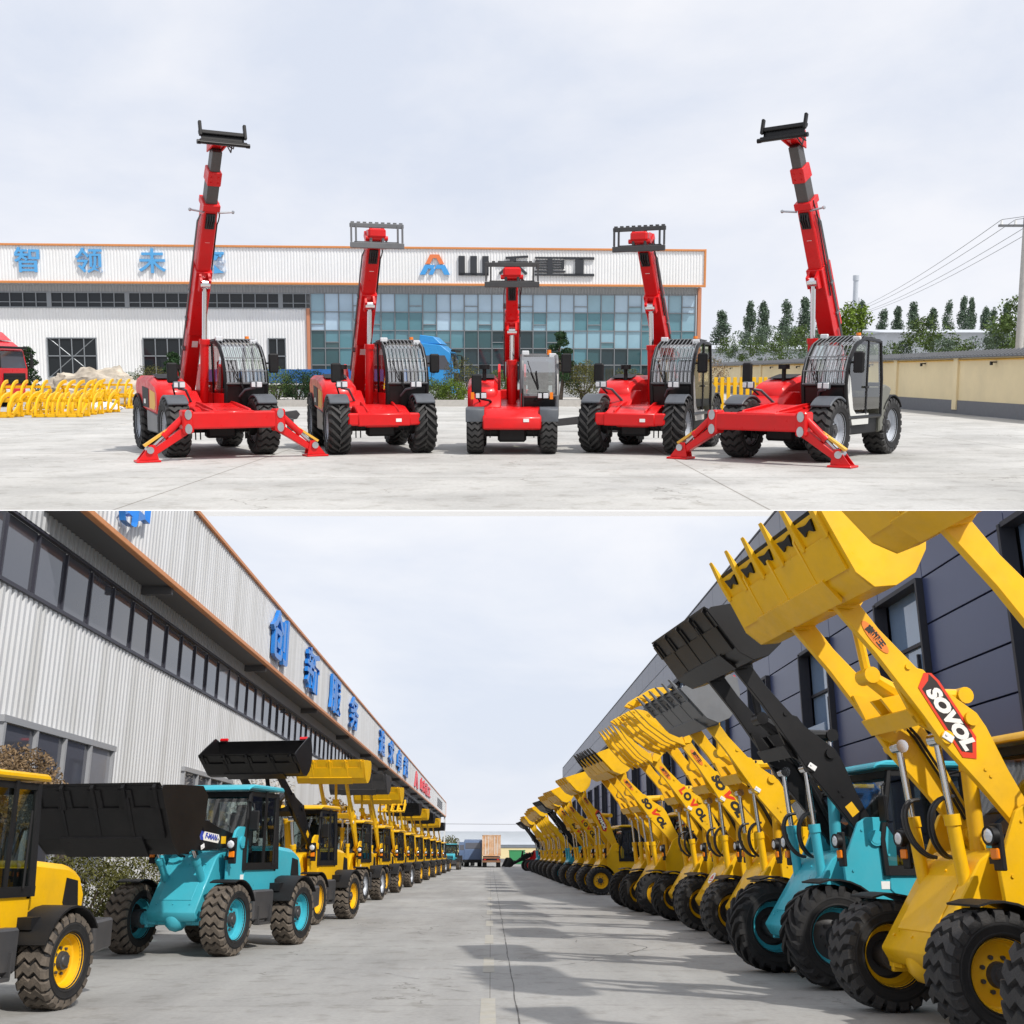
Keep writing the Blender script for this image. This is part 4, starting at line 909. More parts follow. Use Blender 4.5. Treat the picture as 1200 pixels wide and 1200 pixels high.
# ================================================================== THE YARD: telehandlers   heading +x, left +y
TG = 'red telehandlers lined up on the yard'
MT['hood_red'] = MT['red']; MT['boomgrey'] = mat('grey_inner_boom', (.075, .07, .068), .45, var=.1); MT['fend'] = mat('grey_plastic_fender', (.085, .095, .11), .5, var=.1)
MT['doorgrey'] = mat('pale_grey_door', (.62, .62, .59), .4, var=.05); MT['olive_tank'] = mat('olive_grey_panel', (.15, .15, .125), .45, var=.08); MT['guard_yellow'] = mat('yellow_guard', (.75, .42, .05), .45); MT['cabpane'] = glass('telehandler_glass', (.62, .72, .71), .34)
def telehandler(mw, label, stab=False, alpha=60, L=3.6, ext=0, D=1.22, Wd=.47, track=1.86, style='chevron', bars=True, carriage='frame', ccol='charcoal', small=False, door='doorgrey', fend_box=False):
    t = thing('telehandler', label, 'telehandler', mw, TG)
    wb = 1.45 if not small else 1.2; ty = track/2; cy0, cy1 = (.24, 1.13) if not small else (.22, .98); hy0, hy1 = (-1.12, -.36) if not small else (-.98, -.32)
    zc = D/2
    # chassis
    g = G(); g.prism([(-wb-.5, .62), (wb+.35, .58), (wb+.4, .80), (.9, 1.0), (-wb-.5, 1.15)], -.36, .36, bev=.02)
    g.prism([(-wb-.75, .75), (-wb-.3, .55), (-wb-.3, 1.35), (-wb-.75, 1.25)], -.75, .75, bev=.03)
    for s in (-1, 1): g.prism([(-wb-.45, .9), (-wb+.65, .9), (-wb+.35, 1.75), (-wb+.05, 1.95), (-wb-.3, 1.8)], s*.30-.03, s*.30+.03, bev=.01)
    g.prism([(.2, .8), (wb-.2, .85), (wb-.2, 1.0), (.55, 1.35), (.2, 1.35)], hy0+.12, -.24, bev=.02)
    put(g.mesh('chassis', 'red'), 'chassis', t)
    g = G()
    if not small:
        g.prism([(wb+.30, .60), (wb+.62, .62), (wb+.62, .88), (wb+.1, 1.02), (wb-.5, 1.05), (wb-.5, .7)], -.56, .56, bev=.02)
        for s in (-1, 1): g.prism([(wb+.55, .62), (wb+.55, .95), (wb-.2, 1.10), (wb-.5, 1.12), (wb-.5, .9)], s*.34-.02, s*.34+.02, bev=.008); g.box((wb+.42, s*.62, .76), (.34, .3, .26), bev=.03)
    else:
        g.prism([(wb+.2, .52), (wb+.55, .55), (wb+.55, .80), (wb+.2, .98), (wb-.4, 1.02), (wb-.4, .6)], -.62, .62, bev=.03)
    put(g.mesh('nose', 'red'), 'nose', t)
    g = G(); g.cyl((-wb, -ty, zc), (-wb, ty, zc), .12); g.sphere((-wb, 0, zc), .22); put(g.mesh('axle', 'satin'), 'axle', t)
    g = G(); g.cyl((wb, -ty, zc), (wb, ty, zc), .12); g.box((wb+.08, 0, zc-.06), (.3, .62, .34), bev=.05)
    for s in (-1, 1):
        g.cyl((wb+.02, s*.62, zc), (wb+.02, s*.74, zc), .2)
        for i in (-.05, .05): g.cyl((wb+.3, s*.52+i, .36), (wb+.3, s*.52+i, .62), .014, seg=6)
    put(g.mesh('axle', 'satin'), 'axle', t)
    # engine hood on the right
    g = G(); g.prism([(-wb-.2, .95), (.55, .82), (.72, .95), (.75, 1.32), (.55, 1.50), (-.2, 1.66), (-wb-.1, 1.68), (-wb-.35, 1.5)], hy0, hy1, bev=.08); h = put(g.mesh('engine_hood', 'red'), 'engine_hood', t)
    g = G(); g.prism([(-.9, 1.0), (-.2, .98), (-.2, 1.4), (-.9, 1.45)], hy0-.008, hy0+.004); g.box((-.1, (hy0+hy1)/2, 1.665), (.55, .5, .012), (R(9), 'Y')); put(g.mesh('grille', 'satin'), 'grille', h)
    g = G(); g.prism([(-.1, .98), (.42, .95), (.52, 1.05), (.5, 1.32), (-.05, 1.38)], hy0-.006, hy0+.003); put(g.mesh('side_stripe', 'guard_yellow'), 'side_stripe', h)
    g = G(); g.cyl((.2, -.62, 1.55), (.2, -.62, 1.82), .045); g.cyl((.2, -.62, 1.82), (.2, -.62, 1.92), .12, .12, 16, ); put(g.mesh('air_intake', 'satin'), 'air_intake', h)
    # side steps / tanks
    g = G(); g.prism([(-.6, .45), (.55, .45), (.55, .85), (-.6, .95)], hy0+.02, hy0+.4, bev=.03); put(g.mesh('tool_box', 'grey'), 'tool_box', t)
    g = G(); g.prism([(-.7, .5), (.95, .5), (1.05, .9), (-.7, .9)], .3, cy1-.04, bev=.02); put(g.mesh('cab_step', 'satin'), 'cab_step', t)
    if not small:
        g = G(); g.prism([(-1.0, .55), (-.72, .5), (-.72, 1.42), (-1.0, 1.5), (-1.35, 1.42), (-1.2, 1.2)], .45, cy1+.02, bev=.03); put(g.mesh('rear_panel', 'olive_tank'), 'rear_panel', t)
    # cab
    zr = 2.42 if not small else 2.12
    pf = [(1.05, .85), (1.16, 1.50), (1.12, 1.76), (.98, 2.02), (.72, 2.28), (.30, zr), (-.62, zr-.04)] if not small else [(.95, .80), (1.02, 1.25), (.98, 1.75), (.86, 1.98), (.62, 2.09), (.2, zr), (-.6, zr-.03)]
    full = pf+[(-.74, 1.6), (-.74, .85)]
    g = G()
    for y in (cy0, cy1):
        ring = [V((x, y, z)) for x, z in full]+[V((full[0][0], y, full[0][1]))]; g.tube(ring, .045, 6)
        g.tube([V((.1, y, .9)), V((.05, y, zr-.03))], .035, 6)
    for x, z in (pf[1], pf[5], full[6], (-.74, 1.5)): g.tube([V((x, cy0, z)), V((x, cy1, z))], .045, 6)
    c = put(g.mesh('cab', 'black' if not small else 'grey'), 'cab', t)
    g = G(); g.strip(full[0:2], .03, cy0+.02, cy1-.02); g.prism([(1.04, .85), (1.15, 1.40), (.2, 1.40), (.2, .85)], cy0-.01, cy0+.02); g.box((.45, (cy0+cy1)/2, .9), (1.1, cy1-cy0-.04, .1)); put(g.mesh('lower_panel', 'black'), 'lower_panel', c)
    g = G()
    for (x0, z0), (x1, z1) in zip(pf[1:5], pf[2:6]): g.quad((x0, cy0, z0), (x0, cy1, z0), (x1, cy1, z1), (x1, cy0, z1))
    put(g.mesh('windscreen', 'cabpane'), 'windscreen', c)
    g = G(); g.strip([pf[5], pf[6]], -.05, cy0, cy1); put(g.mesh('roof', 'satin' if not small else 'grey'), 'roof', c)
    sidep = [(-.70, 1.0), (.76, 1.0), (.98, 1.62)]+pf[3:]
    for y, nm, col in ((cy1+.012, 'door', door), (cy0-.012, 'side_panel', 'red')):
        g = G(); g.prism([(-.05, .70), (.80, .70), (.94, .95), (1.12, 1.42), (1.08, 1.72), (.98, 1.66), (.78, 1.02), (.62, .92), (-.05, .92)] if nm == 'door' else [(-.7, .85), (1.0, .85), (1.1, 1.3), (-.7, 1.3)], y-.012, y+.012)
        d = put(g.mesh(nm, col), nm, c); g = G(); g.poly([(x, y, z) for x, z in sidep]); put(g.mesh('side_window', 'sideglass' if nm == 'door' else 'cabpane'), 'side_window', d)
        if nm == 'door': g = G(); g.box((.15, y+.03, 1.45), (.16, .04, .04)); put(g.mesh('handle', 'satin'), 'handle', d)
    g = G(); g.box((-.2, (cy0+cy1)/2, 1.3), (.5, .5, .14), bev=.04); g.box((-.42, (cy0+cy1)/2, 1.68), (.12, .48, .7), bev=.05); g.tube([(.75, (cy0+cy1)/2, 1.1), (.55, (cy0+cy1)/2, 1.62)], .04, 6); g.lathe([(.18, -.012), (.19, 0), (.18, .012), (.165, 0)], 18, M.Translation((.53, (cy0+cy1)/2, 1.66)) @ M.Rotation(R(60), 4, 'Y') @ M.Rotation(pi/2, 4, 'X'), closed=True); put(g.mesh('seat', 'seat'), 'seat', c)
    if bars:
        g = G(); off = [(1.20, 1.52), (1.17, 1.78), (1.03, 2.06), (.75, 2.33), (.30, zr+.06), (-.30, zr+.05)]
        sm = []
        for (x0, z0), (x1, z1) in zip(off, off[1:]):
            for k in range(3): sm.append((x0+(x1-x0)*k/3, z0+(z1-z0)*k/3))
        sm.append(off[-1])
        for i in range(11): y = cy0+.02+(cy1-cy0-.04)*i/10; g.tube([V((x, y, z)) for x, z in sm], .0105, 5)
        for x, z in (off[0], off[1], off[2], off[4], off[5]): g.tube([V((x, cy0, z)), V((x, cy1, z))], .0125, 5)
        put(g.mesh('guard_grille', 'guard'), 'guard_grille', c)
    g = G(); g.tube([(1.21, cy0+.35, 1.4), (1.2, cy0+.2, 1.75), (1.08, cy0+.12, 2.0)], .011, 5); g.tube([(1.21, cy0+.35, 1.4), (1.19, cy0+.3, 1.78)], .018, 5); put(g.mesh('wiper', 'satin'), 'wiper', c)
    g = G(); g.cyl((.2, cy1-.15, zr+.02), (.2, cy1-.15, zr+.13), .055, .045, 14); put(g.mesh('beacon', 'orange_lamp'), 'beacon', c)
    g = G(); g.box((.35, cy0+.08, zr+.06), (.08, .16, .1), bev=.015); g.box((.45, cy1-.08, zr+.0), (.08, .16, .1), bev=.015); put(g.mesh('work_lamp', 'lamp'), 'work_lamp', c)
    # wheels and fenders
    for s in (-1, 1):
        for x in (wb, -wb): wheel(t, x, s*ty, D, Wd, style, 'darktread', 'rimgrey')
        g = G(); r = D/2+.07
        if fend_box: g.prism([(wb-.30, D+.03), (wb+.34, D+.03), (wb+.44, D-.02), (wb+.44, D-.28), (wb+.41, D-.28), (wb+.41, D-.04), (wb-.30, D)], s*ty-Wd*.55, s*ty+Wd*.55, bev=.01)
        else:
            pr = [(wb+r*cos(a), zc+r*sin(a)) for a in [R(48+8*i) for i in range(11)]]; g.strip(pr, .05, s*ty-Wd*.44, s*ty+Wd*.46); g._bev(list(g.bm.verts), .015)
        put(g.mesh('fender', 'fend'), 'fender', t)
        g = G(); r = D/2+.06; pr = [(-wb+r*cos(a), zc+r*sin(a)) for a in [R(35+12*i) for i in range(10)]]; g.strip(pr, .03, s*ty-Wd*.5, s*ty+Wd*.5); put(g.mesh('rear_fender', 'satin'), 'rear_fender', t)
        # lamp on its stalk
        y = s*(ty-.12); g = G(); g.tube([(wb-.55, s*.42, 1.05), (wb-.2, s*(ty-.3), D+.16), (wb-.05, y, D+.2)], .028, 6); g.box((wb, y, D+.27), (.10, .24, .15), bev=.02)
        hl = put(g.mesh('headlight', 'satin' if small else 'fend'), 'headlight', t); g = G(); g.box((wb+.052, y+.06, D+.27), (.02, .11, .11), bev=.008); g.box((wb+.052, y-.07, D+.27), (.018, .08, .10), bev=.005); put(g.mesh('lens', 'lamp'), 'lens', hl)
        if small: g = G(); g.box((wb+.056, s*(ty+.06), D+.27), (.02, .07, .15)); put(g.mesh('indicator', 'orange_lamp'), 'indicator', hl)
    for y, z, x in ((-ty+.02, D+.52, wb-.15), (cy1+.2, 1.95, 1.0)):
        g = G(); g.tube([(x-.3, y+(.1 if y < 0 else -.2), z-.45 if y < 0 else z), (x, y, z-.25 if y < 0 else z)], .02, 6); g.box((x+.02, y, z), (.08, .22, .42), bev=.03); put(g.mesh('mirror', 'satin'), 'mirror', t)
    # boom
    P = V((-wb+.1, 0, 1.62 if not small else 1.42)); al = R(alpha); Tb = M.Translation(P) @ M.Rotation(-al, 4, 'Y')
    bw, bh = (.145, .20) if not small else (.13, .18); l0 = L-ext
    g = G(); g.prism([(-.35, -bh), (l0*.62, -bh), (l0*.62, -bh-.02), (l0, -bh*.94), (l0, bh), (-.35, bh)], -bw, bw, bev=.02, T=Tb)
    g.prism([(l0*.30, -bh-.07), (l0*.66, -bh-.07), (l0*.66, bh+.02), (l0*.30, bh+.02)], -bw-.03, bw+.03, bev=.012, T=Tb)
    g.prism([(l0*.56, -bh-.02), (l0*.66, -bh-.02), (l0*.64, -bh-.26), (l0*.58, -bh-.26)], -.12, -.07, T=Tb); g.prism([(l0*.56, -bh-.02), (l0*.66, -bh-.02), (l0*.64, -bh-.26), (l0*.58, -bh-.26)], .07, .12, T=Tb)
    g.prism([(l0-.12, -bh-.03), (l0+.02, -bh-.03), (l0+.02, bh+.03), (l0-.12, bh+.03)], -bw-.03, bw+.03, bev=.01, T=Tb)
    b = put(g.mesh('boom', 'red'), 'boom', t)
    g = G()
    for s in (-1, 1): g.tube([Tb @ V((l0-.15, s*bw, -bh)), Tb @ V((l0-.1, s*(bw+.28), -bh-.02))], .022, 6); g.sphere(Tb @ V((l0-.1, s*(bw+.3), -bh-.02)), .04, sub=1)
    put(g.mesh('work_lamp', 'steel'), 'work_lamp', b)
    g = G()
    for s in (-1, 1):
        for w in (.02, .07): g.tube([Tb @ V((.2, s*(bw+.05), w)), Tb @ V((l0-.5, s*(bw+.05), w)), Tb @ V((l0-.3, s*(bw+.02), -.02))], .014, 6)
    for u in (.8, 1.6, 2.3): g.box(Tb @ V((u, 0, .045)), (.05, 2*bw+.14, .13), M.Rotation(-al, 4, 'Y'))
    put(g.mesh('hydraulic_pipe', 'grey'), 'hydraulic_pipe', b)
    g = G(); g.box(Tb @ V((l0*.24, 0, -bh-.003)), (.16, .13, .006), M.Rotation(-al, 4, 'Y')); g.box(Tb @ V((l0*.80, 0, -bh-.001)), (.10, .10, .006), M.Rotation(-al, 4, 'Y')); g.box((-.6, hy0-.012, 1.12), (.2, .006, .1)); g.box((wb+.625 if not small else wb+.555, .3, .74), (.006, .12, .07)); put(g.mesh('sticker', 'sticker'), 'sticker', b)
    g = G(); g.box(Tb @ V((l0-.35, 0, -bh-.01)), (.34, bw*1.3, .04), M.Rotation(-al, 4, 'Y'))
    for i in range(4): y = -bw*.5+bw*i/3; g.tube([Tb @ V((l0-.2, y, -bh-.02)), Tb @ V((l0-.3, y, -bh-.08)), Tb @ V((l0-.5, y*.8, -bh-.03))], .018, 6)
    put(g.mesh('hose_port', 'sidestep'), 'hose_port', b)
    g = G(); p = [Tb @ V((l0-.5+.1*i, bw+.05+.02*sin(i*.9), -.05-.03*sin(i*.6))) for i in range(6)]+[Tb @ V((l0+.02, bw*.9, -.1))]; g.tube([Tb @ V((l0*.5, bw+.05, -.12))]+p, .015, 6); put(g.mesh('hydraulic_hose', 'sidestep'), 'hydraulic_hose', b)
    if ext:
        g = G(); g.prism([(l0-.3, -bh*.8), (l0+.50, -bh*.8), (l0+.50, bh*.8), (l0-.3, bh*.8)], -bw*.82, bw*.82, bev=.01, T=Tb); g.prism([(l0+.4, -bh*.66), (L-.2, -bh*.66), (L-.2, bh*.66), (l0+.4, bh*.66)], -bw*.68, bw*.68, bev=.01, T=Tb); put(g.mesh('inner_boom', 'boomgrey'), 'inner_boom', b)
        g = G(); g.prism([(l0+.42, -bh*.9), (l0+.72, -bh*.9), (l0+.72, bh*.9), (l0+.42, bh*1.05)], -bw*.95, bw*.95, bev=.015, T=Tb)
        for u in (.5, .62):
            for y in (-.07, .07): g.cyl(Tb @ V((l0+u, y, -bh*.9)), Tb @ V((l0+u, y, -bh*.9-.02)), .016, seg=8)
        put(g.mesh('collar', 'red'), 'collar', b)
    # boom head, bent forward
    Th = Tb @ M.Translation((L-.05, 0, 0)) @ M.Rotation(R(55), 4, 'Y')
    g = G()
    for s in (-1, 1): g.prism([(-.30, -.16), (.28, -.1), (.36, .0), (.34, .14), (.1, .2), (-.2, .18)], s*.13-.02, s*.13+.02, bev=.008, T=Th)
    g.prism([(-.28, -.12), (.15, -.08), (.15, .1), (-.2, .14)], -.12, .12, T=Th); g.cyl(Th @ V((.22, -.2, .0)), Th @ V((.22, .2, .0)), .05)
    hd = put(g.mesh('boom_head', 'red'), 'boom_head', b)
    tp = Th @ V((.42, 0, 0)); Tc = M.Translation(tp) @ M.Rotation(R(-14 if carriage == 'forks' else -6), 4, 'Y')
    g = G(); w2 = .58 if carriage != 'forks' else .47
    if carriage == 'forks':
        for z in (-.12, .07): g.box(Tc @ V((.05, 0, z)), (.09, 2*w2, .08), M.Rotation(R(-14), 4, 'Y'), bev=.012)
        g.box(Tc @ V((.02, 0, -.03)), (.04, 2*w2-.1, .16), M.Rotation(R(-14), 4, 'Y'))
        for s in (-1, 1): g.box(Tc @ V((.08, s*(w2-.03), .13)), (.08, .06, .30), M.Rotation(R(-14), 4, 'Y'), bev=.012); g.cyl(Tc @ V((.06, s*(w2-.02), -.14)), Tc @ V((.06, s*(w2+.05), -.14)), .045, seg=12)
        g.cyl(Tc @ V((.09, -w2, -.15)), Tc @ V((.09, w2, -.15)), .03, seg=10)
    else:
        for z, hh in ((.25, .09), (-.17, .12)): g.box(Tc @ V((.06, 0, z)), (.06, 2*w2, hh), bev=.01)
        for y in (-w2+.03, w2-.03, -w2+.13, w2-.13): g.box(Tc @ V((.06, y, .08)), (.05, .035, .36))
        for i in range(9): g.box(Tc @ V((.06, -w2+.13*i+.06, .31)), (.05, .07, .03))
        for y in (-.13, .13): g.box(Tc @ V((.03, y, .05)), (.06, .06, .44), bev=.01)
        g.box(Tc @ V((.0, 0, -.10)), (.05, 2*w2-.2, .05))
    put(g.mesh('fork_carriage', ccol if carriage != 'forks' else 'black'), 'fork_carriage', hd)
    if carriage != 'forks': g = G(); g.box(Tc @ V((.02, 0, .1)), (.18, .38, .2), bev=.04); g.cyl(Tc @ V((.0, -.24, .0)), Tc @ V((.0, .24, .0)), .05); put(g.mesh('coupler', 'red'), 'coupler', hd)
    g = G(); g.tube([Th @ V((-.1, .16, .0)), Th @ V((.1, .3, -.12)), Th @ V((.3, .26, -.08)), Tc @ V((.0, .16, .0))], .014, 6); g.tube([Th @ V((-.1, .18, .05)), Th @ V((.12, .24, -.2)), Tc @ V((.0, .2, -.05))], .014, 6); put(g.mesh('hydraulic_hose', 'sidestep'), 'hydraulic_hose', hd)
    p1 = Tb @ V((l0*.61, 0, -bh-.18))
    cylinder(t, (.15, 0, .95), p1, .095, 'red', None, .56 if ext else .62)
    if stab:
        xs = wb+1.15
        g = G(); g.prism([(wb+.2, .66), (xs+.14, .66), (xs+.14, .98), (wb+.4, 1.02), (wb-.3, 1.1), (wb-.3, .75)], -.42, .42, bev=.02)
        for s in (-1, 1): g.prism([(wb-.6, .95), (xs+.02, .95), (xs-.05, 1.02), (wb, 1.12), (wb-.4, 1.14)], s*.36-.025, s*.36+.025, bev=.01)
        g.box((xs, 0, .80), (.30, 1.75, .34), bev=.03)
        for s in (-1, 1): g.box((xs, s*.93, .78), (.34, .22, .46), bev=.03)
        st = put(g.mesh('stabiliser_beam', 'red'), 'stabiliser_beam', t)
        for s in (-1, 1):
            g = G()
            for z in (.92, .64): g.prism([(.07*cos(a*pi/6), .10*sin(a*pi/6)) for a in range(12)], xs+.172, xs+.185, 'x', T=M.Translation((0, s*.93, z)))
            put(g.mesh('pin_plate', 'steel'), 'pin_plate', st)
        for s in (-1, 1):
            g = G(); Q = lambda p: [(s*(a if a < 1.2 else a-.05), b) for a, b in p]
            g.prism(Q([(.88, .56), (1.66, .10), (1.70, .22), (.94, .72)]), xs-.09, xs+.09, 'x', bev=.012)
            for xx in (-.10, .10): g.prism(Q([(1.56, .05), (1.95, .05), (1.86, .16), (1.72, .34), (1.62, .34)]), xs+xx-.012, xs+xx+.012, 'x')
            g.box((xs, s*1.71, .022), (.38, .46, .04), bev=.008)
            lg = put(g.mesh('stabiliser_leg', 'red'), 'stabiliser_leg', t)
            a0, a1 = V((xs+.02, s*.95, .90)), V((xs+.02, s*1.67, .24)); mid = a0.lerp(a1, .62)
            g = G(); g.cyl(a0, mid, .07, seg=16); g.cyl(a0.lerp(a1, .55), mid, .082, seg=16); cy = put(g.mesh('stabiliser_ram', 'red'), 'stabiliser_ram', lg)
            g = G(); g.cyl(mid, a1, .036, seg=12); g.cyl(a1-V((.13, 0, 0)), a1+V((.13, 0, 0)), .07, seg=14); put(g.mesh('rod', 'steel'), 'rod', lg)
            g = G(); g.prism(Q([(1.80, .30), (1.33, .62), (1.34, .66), (1.83, .34)]), xs-.06, xs+.06, 'x'); put(g.mesh('guard_plate', 'guard_yellow'), 'guard_plate', lg)
    return t
def tele(x, y, rot, label, **kw):
    """x, y: middle of the front axle; rot: degrees turned from facing the viewer towards the right"""
    wb = 1.2 if kw.get('small') else 1.45; h = V((sin(R(rot)), -cos(R(rot)))); c = V((x, y))-h*wb
    return telehandler(yard(c.x, c.y, atan2(h.y, h.x)), label, **kw)
tele(-6.2, 23.55, 28.5, 'red telehandler with stabilisers down and tall extended boom before the red truck', stab=True, alpha=54.5, L=5.85, ext=1.35, carriage='forks', style='block')
tele(-2.88, 24.2, 17, 'red telehandler with dark barred cab between the left stabilised one and the smallest', alpha=52, L=3.85, ccol='grey')
tele(0, 24.1, 0, 'smallest red telehandler with plain grey cab and no guard bars', alpha=50, L=3.15, D=.98, Wd=.36, track=1.58, style='block', bars=False, small=True, fend_box=True)
tele(2.71, 24.2, -22, 'red telehandler with pale cab door, boom retracted, beside the smallest', alpha=51.5, L=3.8, ccol='charcoal')
tele(5.5, 22.45, -38.5, 'red telehandler with stabilisers down and pale door beside the yellow wall', stab=True, alpha=59.5, L=5.5, ext=1.35, carriage='forks', style='block')
# ================================================================== THE YARD: setting
NEAR = 14.06
MT['deck'] = ground_mat('yard_concrete', (.43, .425, .41), (.53, .525, .51), (8.4, 5.6, .018), .004, .5, (.55, .8, 1))
g = G(); g.quad((-63.3, NEAR-1.7, 0), (56.7, NEAR-1.7, 0), (56.7, 288.3, 0), (-63.3, 288.3, 0)); setting(put(g.mesh('yard_ground', 'deck'), 'yard_ground', None, yard(3.3, 1.7)))
g = G(); g.box((0, NEAR-.055, -.031), (120, .1, .066)); setting(put(g.mesh('yard_kerb', mat('white_kerb', (.85, .85, .85), .6)), 'yard_kerb', None, YARD.copy()))

MT['deckglass'] = None
for k, c, sp, ro in (('cw_sky_refl', (.42, .57, .70), 1, .03), ('cw_teal', (.09, .23, .28), 1, .03), ('cw_dark_refl', (.014, .036, .046), .9, .03), ('cw_pale_refl', (.25, .42, .51), 1, .03), ('cw_deep_refl', (.035, .095, .11), .9, .03), ('pane_ink', (.018, .022, .026), .4, .04)): MT[k] = pane_glass('curtain_'+k, c, sp, ro)  # curtain panes, pale to dark, carry painted sky and tree reflections
MT['mull'] = mat('grey_mullion', (.25, .27, .29), .4, .3)
def showroom():
    """Front wall runs along local x (0 at its right corner, negative to the left), faces -y."""
    root = thing('showroom_building', 'white ribbed showroom with blue glass front and orange trimmed sign fascia', 'building', yard(12.8, 76.56, R(4.6)) @ M.Diagonal((1, 1, .962, 1)))
    W = 52; x0 = -W; gx0, gx1 = -26.2, -.35
    g = G(); ribs(g, 0, x0, gx0-.3, 0.5, 6.2, .2, .035, 'x'); put(g.mesh('wall', 'clad_light_boosted'), 'wall', root)
    g = G(); g.box((-W/2, .12, .25), (W, .3, .5)); put(g.mesh('plinth', 'plinth'), 'plinth', root)
    g = G(); ribs(g, 0, x0, -.1, 7.25, 7.75, .2, .03, 'x'); put(g.mesh('upper_wall', 'soffit'), 'upper_wall', root)
    g = G(); ribs(g, -.85, x0, 0, 7.84, 10.2, .2, .03, 'x'); put(g.mesh('fascia', 'clad_light_boosted'), 'fascia', root)
    g = G(); g.box((-W/2, -.42, 7.80), (W-.1, .8, .06)); put(g.mesh('soffit', 'soffit'), 'soffit', root)
    g = G(); g.box((-W/2, -.89, 7.80), (W+.16, .14, .15), bev=.015); g.box((-W/2, -.89, 10.24), (W+.16, .16, .14), bev=.015); g.box((.04, -.89, 9.02), (.14, .15, 2.6), bev=.015); put(g.mesh('trim', 'trim'), 'trim', root)
    g = G(); g.box((-.1, -.05, 3.9), (.24, .3, 7.7)); g.box((gx0-.16, -.06, 3.1), (.22, .2, 6.2)); put(g.mesh('corner_post', mat('terracotta_post', (.55, .23, .13), .5)), 'corner_post', root)
    g = G(); g.box((-W/2, 8.2, 5), (W-.4, 15.8, 10.1)); put(g.mesh('hall_body', 'soffit'), 'hall_body', root)
    # strip of high windows above the ribbed wall
    f = G(); p = G(); f.box(((x0+gx0)/2, -.02, 6.2), (gx0-x0, .14, .08)); f.box(((x0+gx0)/2, -.02, 7.2), (gx0-x0, .14, .08)); f.box(((x0+gx0)/2, -.02, 6.55), (gx0-x0, .06, .05))
    n = 31
    for i in range(n+1):
        x = x0+(gx0-.3-x0)*i/n; f.box((x, -.02, 6.7), (.3 if i % 6 == 5 else .06, .1, 1.0))
    for i in range(n):
        a, b_ = x0+(gx0-.3-x0)*i/n, x0+(gx0-.3-x0)*(i+1)/n; p.mi = 0; p.quad((a+.03, .02, 6.24), (b_-.03, .02+random.uniform(-.01, .01), 6.24), (b_-.03, .02, 7.16), (a+.03, .02, 7.16))
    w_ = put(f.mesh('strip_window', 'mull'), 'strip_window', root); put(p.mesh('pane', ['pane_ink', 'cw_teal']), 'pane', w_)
    for a, b_ in ((-43.2, -40.1), (-37.1, -34.0), (-29.0, -27.9)):
        f = G(); p = G(); z0, z1 = 1.55, 4.15
        for z in (z0, (z0+z1)/2+.1, z1): f.box(((a+b_)/2, -.06, z), (b_-a+.08, .1, .07))
        nn = max(2, round((b_-a)/.8))
        for i in range(nn+1): f.box((a+(b_-a)*i/nn, -.06, (z0+z1)/2), (.06, .1, z1-z0))
        if a == -43.2:
            for s in (-1, 1): f.tube([(a+.1, -.02, z0 if s > 0 else z1), (b_-.1, -.02, z1 if s > 0 else z0)], .04, 6)
        w_ = put(f.mesh('window', 'mull'), 'window', root); p.quad((a, -.045, z0), (b_, -.045, z0), (b_, -.045, z1), (a, -.045, z1)); put(p.mesh('pane', 'pane_ink'), 'pane', w_)
    # glass front: sky and tree reflections painted as pane colours
    ncol = 28; cw = (gx1-gx0)/ncol; zs = [1.15, 2.35, 3.5, 4.72, 5.98, 7.22]
    f = G()
    for z in zs: f.box(((gx0+gx1)/2, -.05, z), (gx1-gx0, .12, .06))
    for i in range(ncol+1): f.box((gx0+cw*i, -.05, 4.2), (.05, .12, 6.1))
    vents = {}
    for i in range(ncol):
        for j in range(5):
            if (i*7+j*3) % 4 == 1 and j != 1: vents[i, j] = 1; f.box((gx0+cw*(i+.5), -.06, zs[j]+.42), (cw-.08, .1, .055))
    cwf = put(f.mesh('curtain_wall', 'mull'), 'curtain_wall', root)
    rnd = random.Random(11); pal = ['cw_sky_refl', 'cw_teal', 'cw_dark_refl', 'cw_pale_refl', 'cw_deep_refl']
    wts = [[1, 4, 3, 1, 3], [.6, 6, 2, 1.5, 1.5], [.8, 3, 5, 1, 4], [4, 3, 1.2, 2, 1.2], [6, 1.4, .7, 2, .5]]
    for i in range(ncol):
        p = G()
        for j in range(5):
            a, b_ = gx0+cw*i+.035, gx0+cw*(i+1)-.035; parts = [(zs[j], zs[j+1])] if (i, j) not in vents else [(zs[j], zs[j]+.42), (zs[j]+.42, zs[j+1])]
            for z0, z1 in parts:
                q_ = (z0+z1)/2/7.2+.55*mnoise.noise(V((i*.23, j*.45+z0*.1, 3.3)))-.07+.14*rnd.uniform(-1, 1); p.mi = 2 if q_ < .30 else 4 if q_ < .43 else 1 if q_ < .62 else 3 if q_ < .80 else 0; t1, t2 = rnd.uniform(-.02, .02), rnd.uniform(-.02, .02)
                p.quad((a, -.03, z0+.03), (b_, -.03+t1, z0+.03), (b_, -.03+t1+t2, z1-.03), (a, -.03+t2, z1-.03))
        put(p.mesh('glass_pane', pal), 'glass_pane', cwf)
    g = G(); g.box(((gx0+gx1)/2, -.1, .6), (gx1-gx0, .14, .95)); put(g.mesh('dado', 'plinth'), 'dado', root)
    # lettering
    TX = M(((1, 0, 0, 0), (0, 0, -1, 0), (0, 1, 0, 0), (0, 0, 0, 1)))
    MT['letter_sky'] = mat('sky_blue_letter', (.09, .36, .70), .4); MT['letter_blk'] = mat('charcoal_letter', (.03, .033, .04), .45)
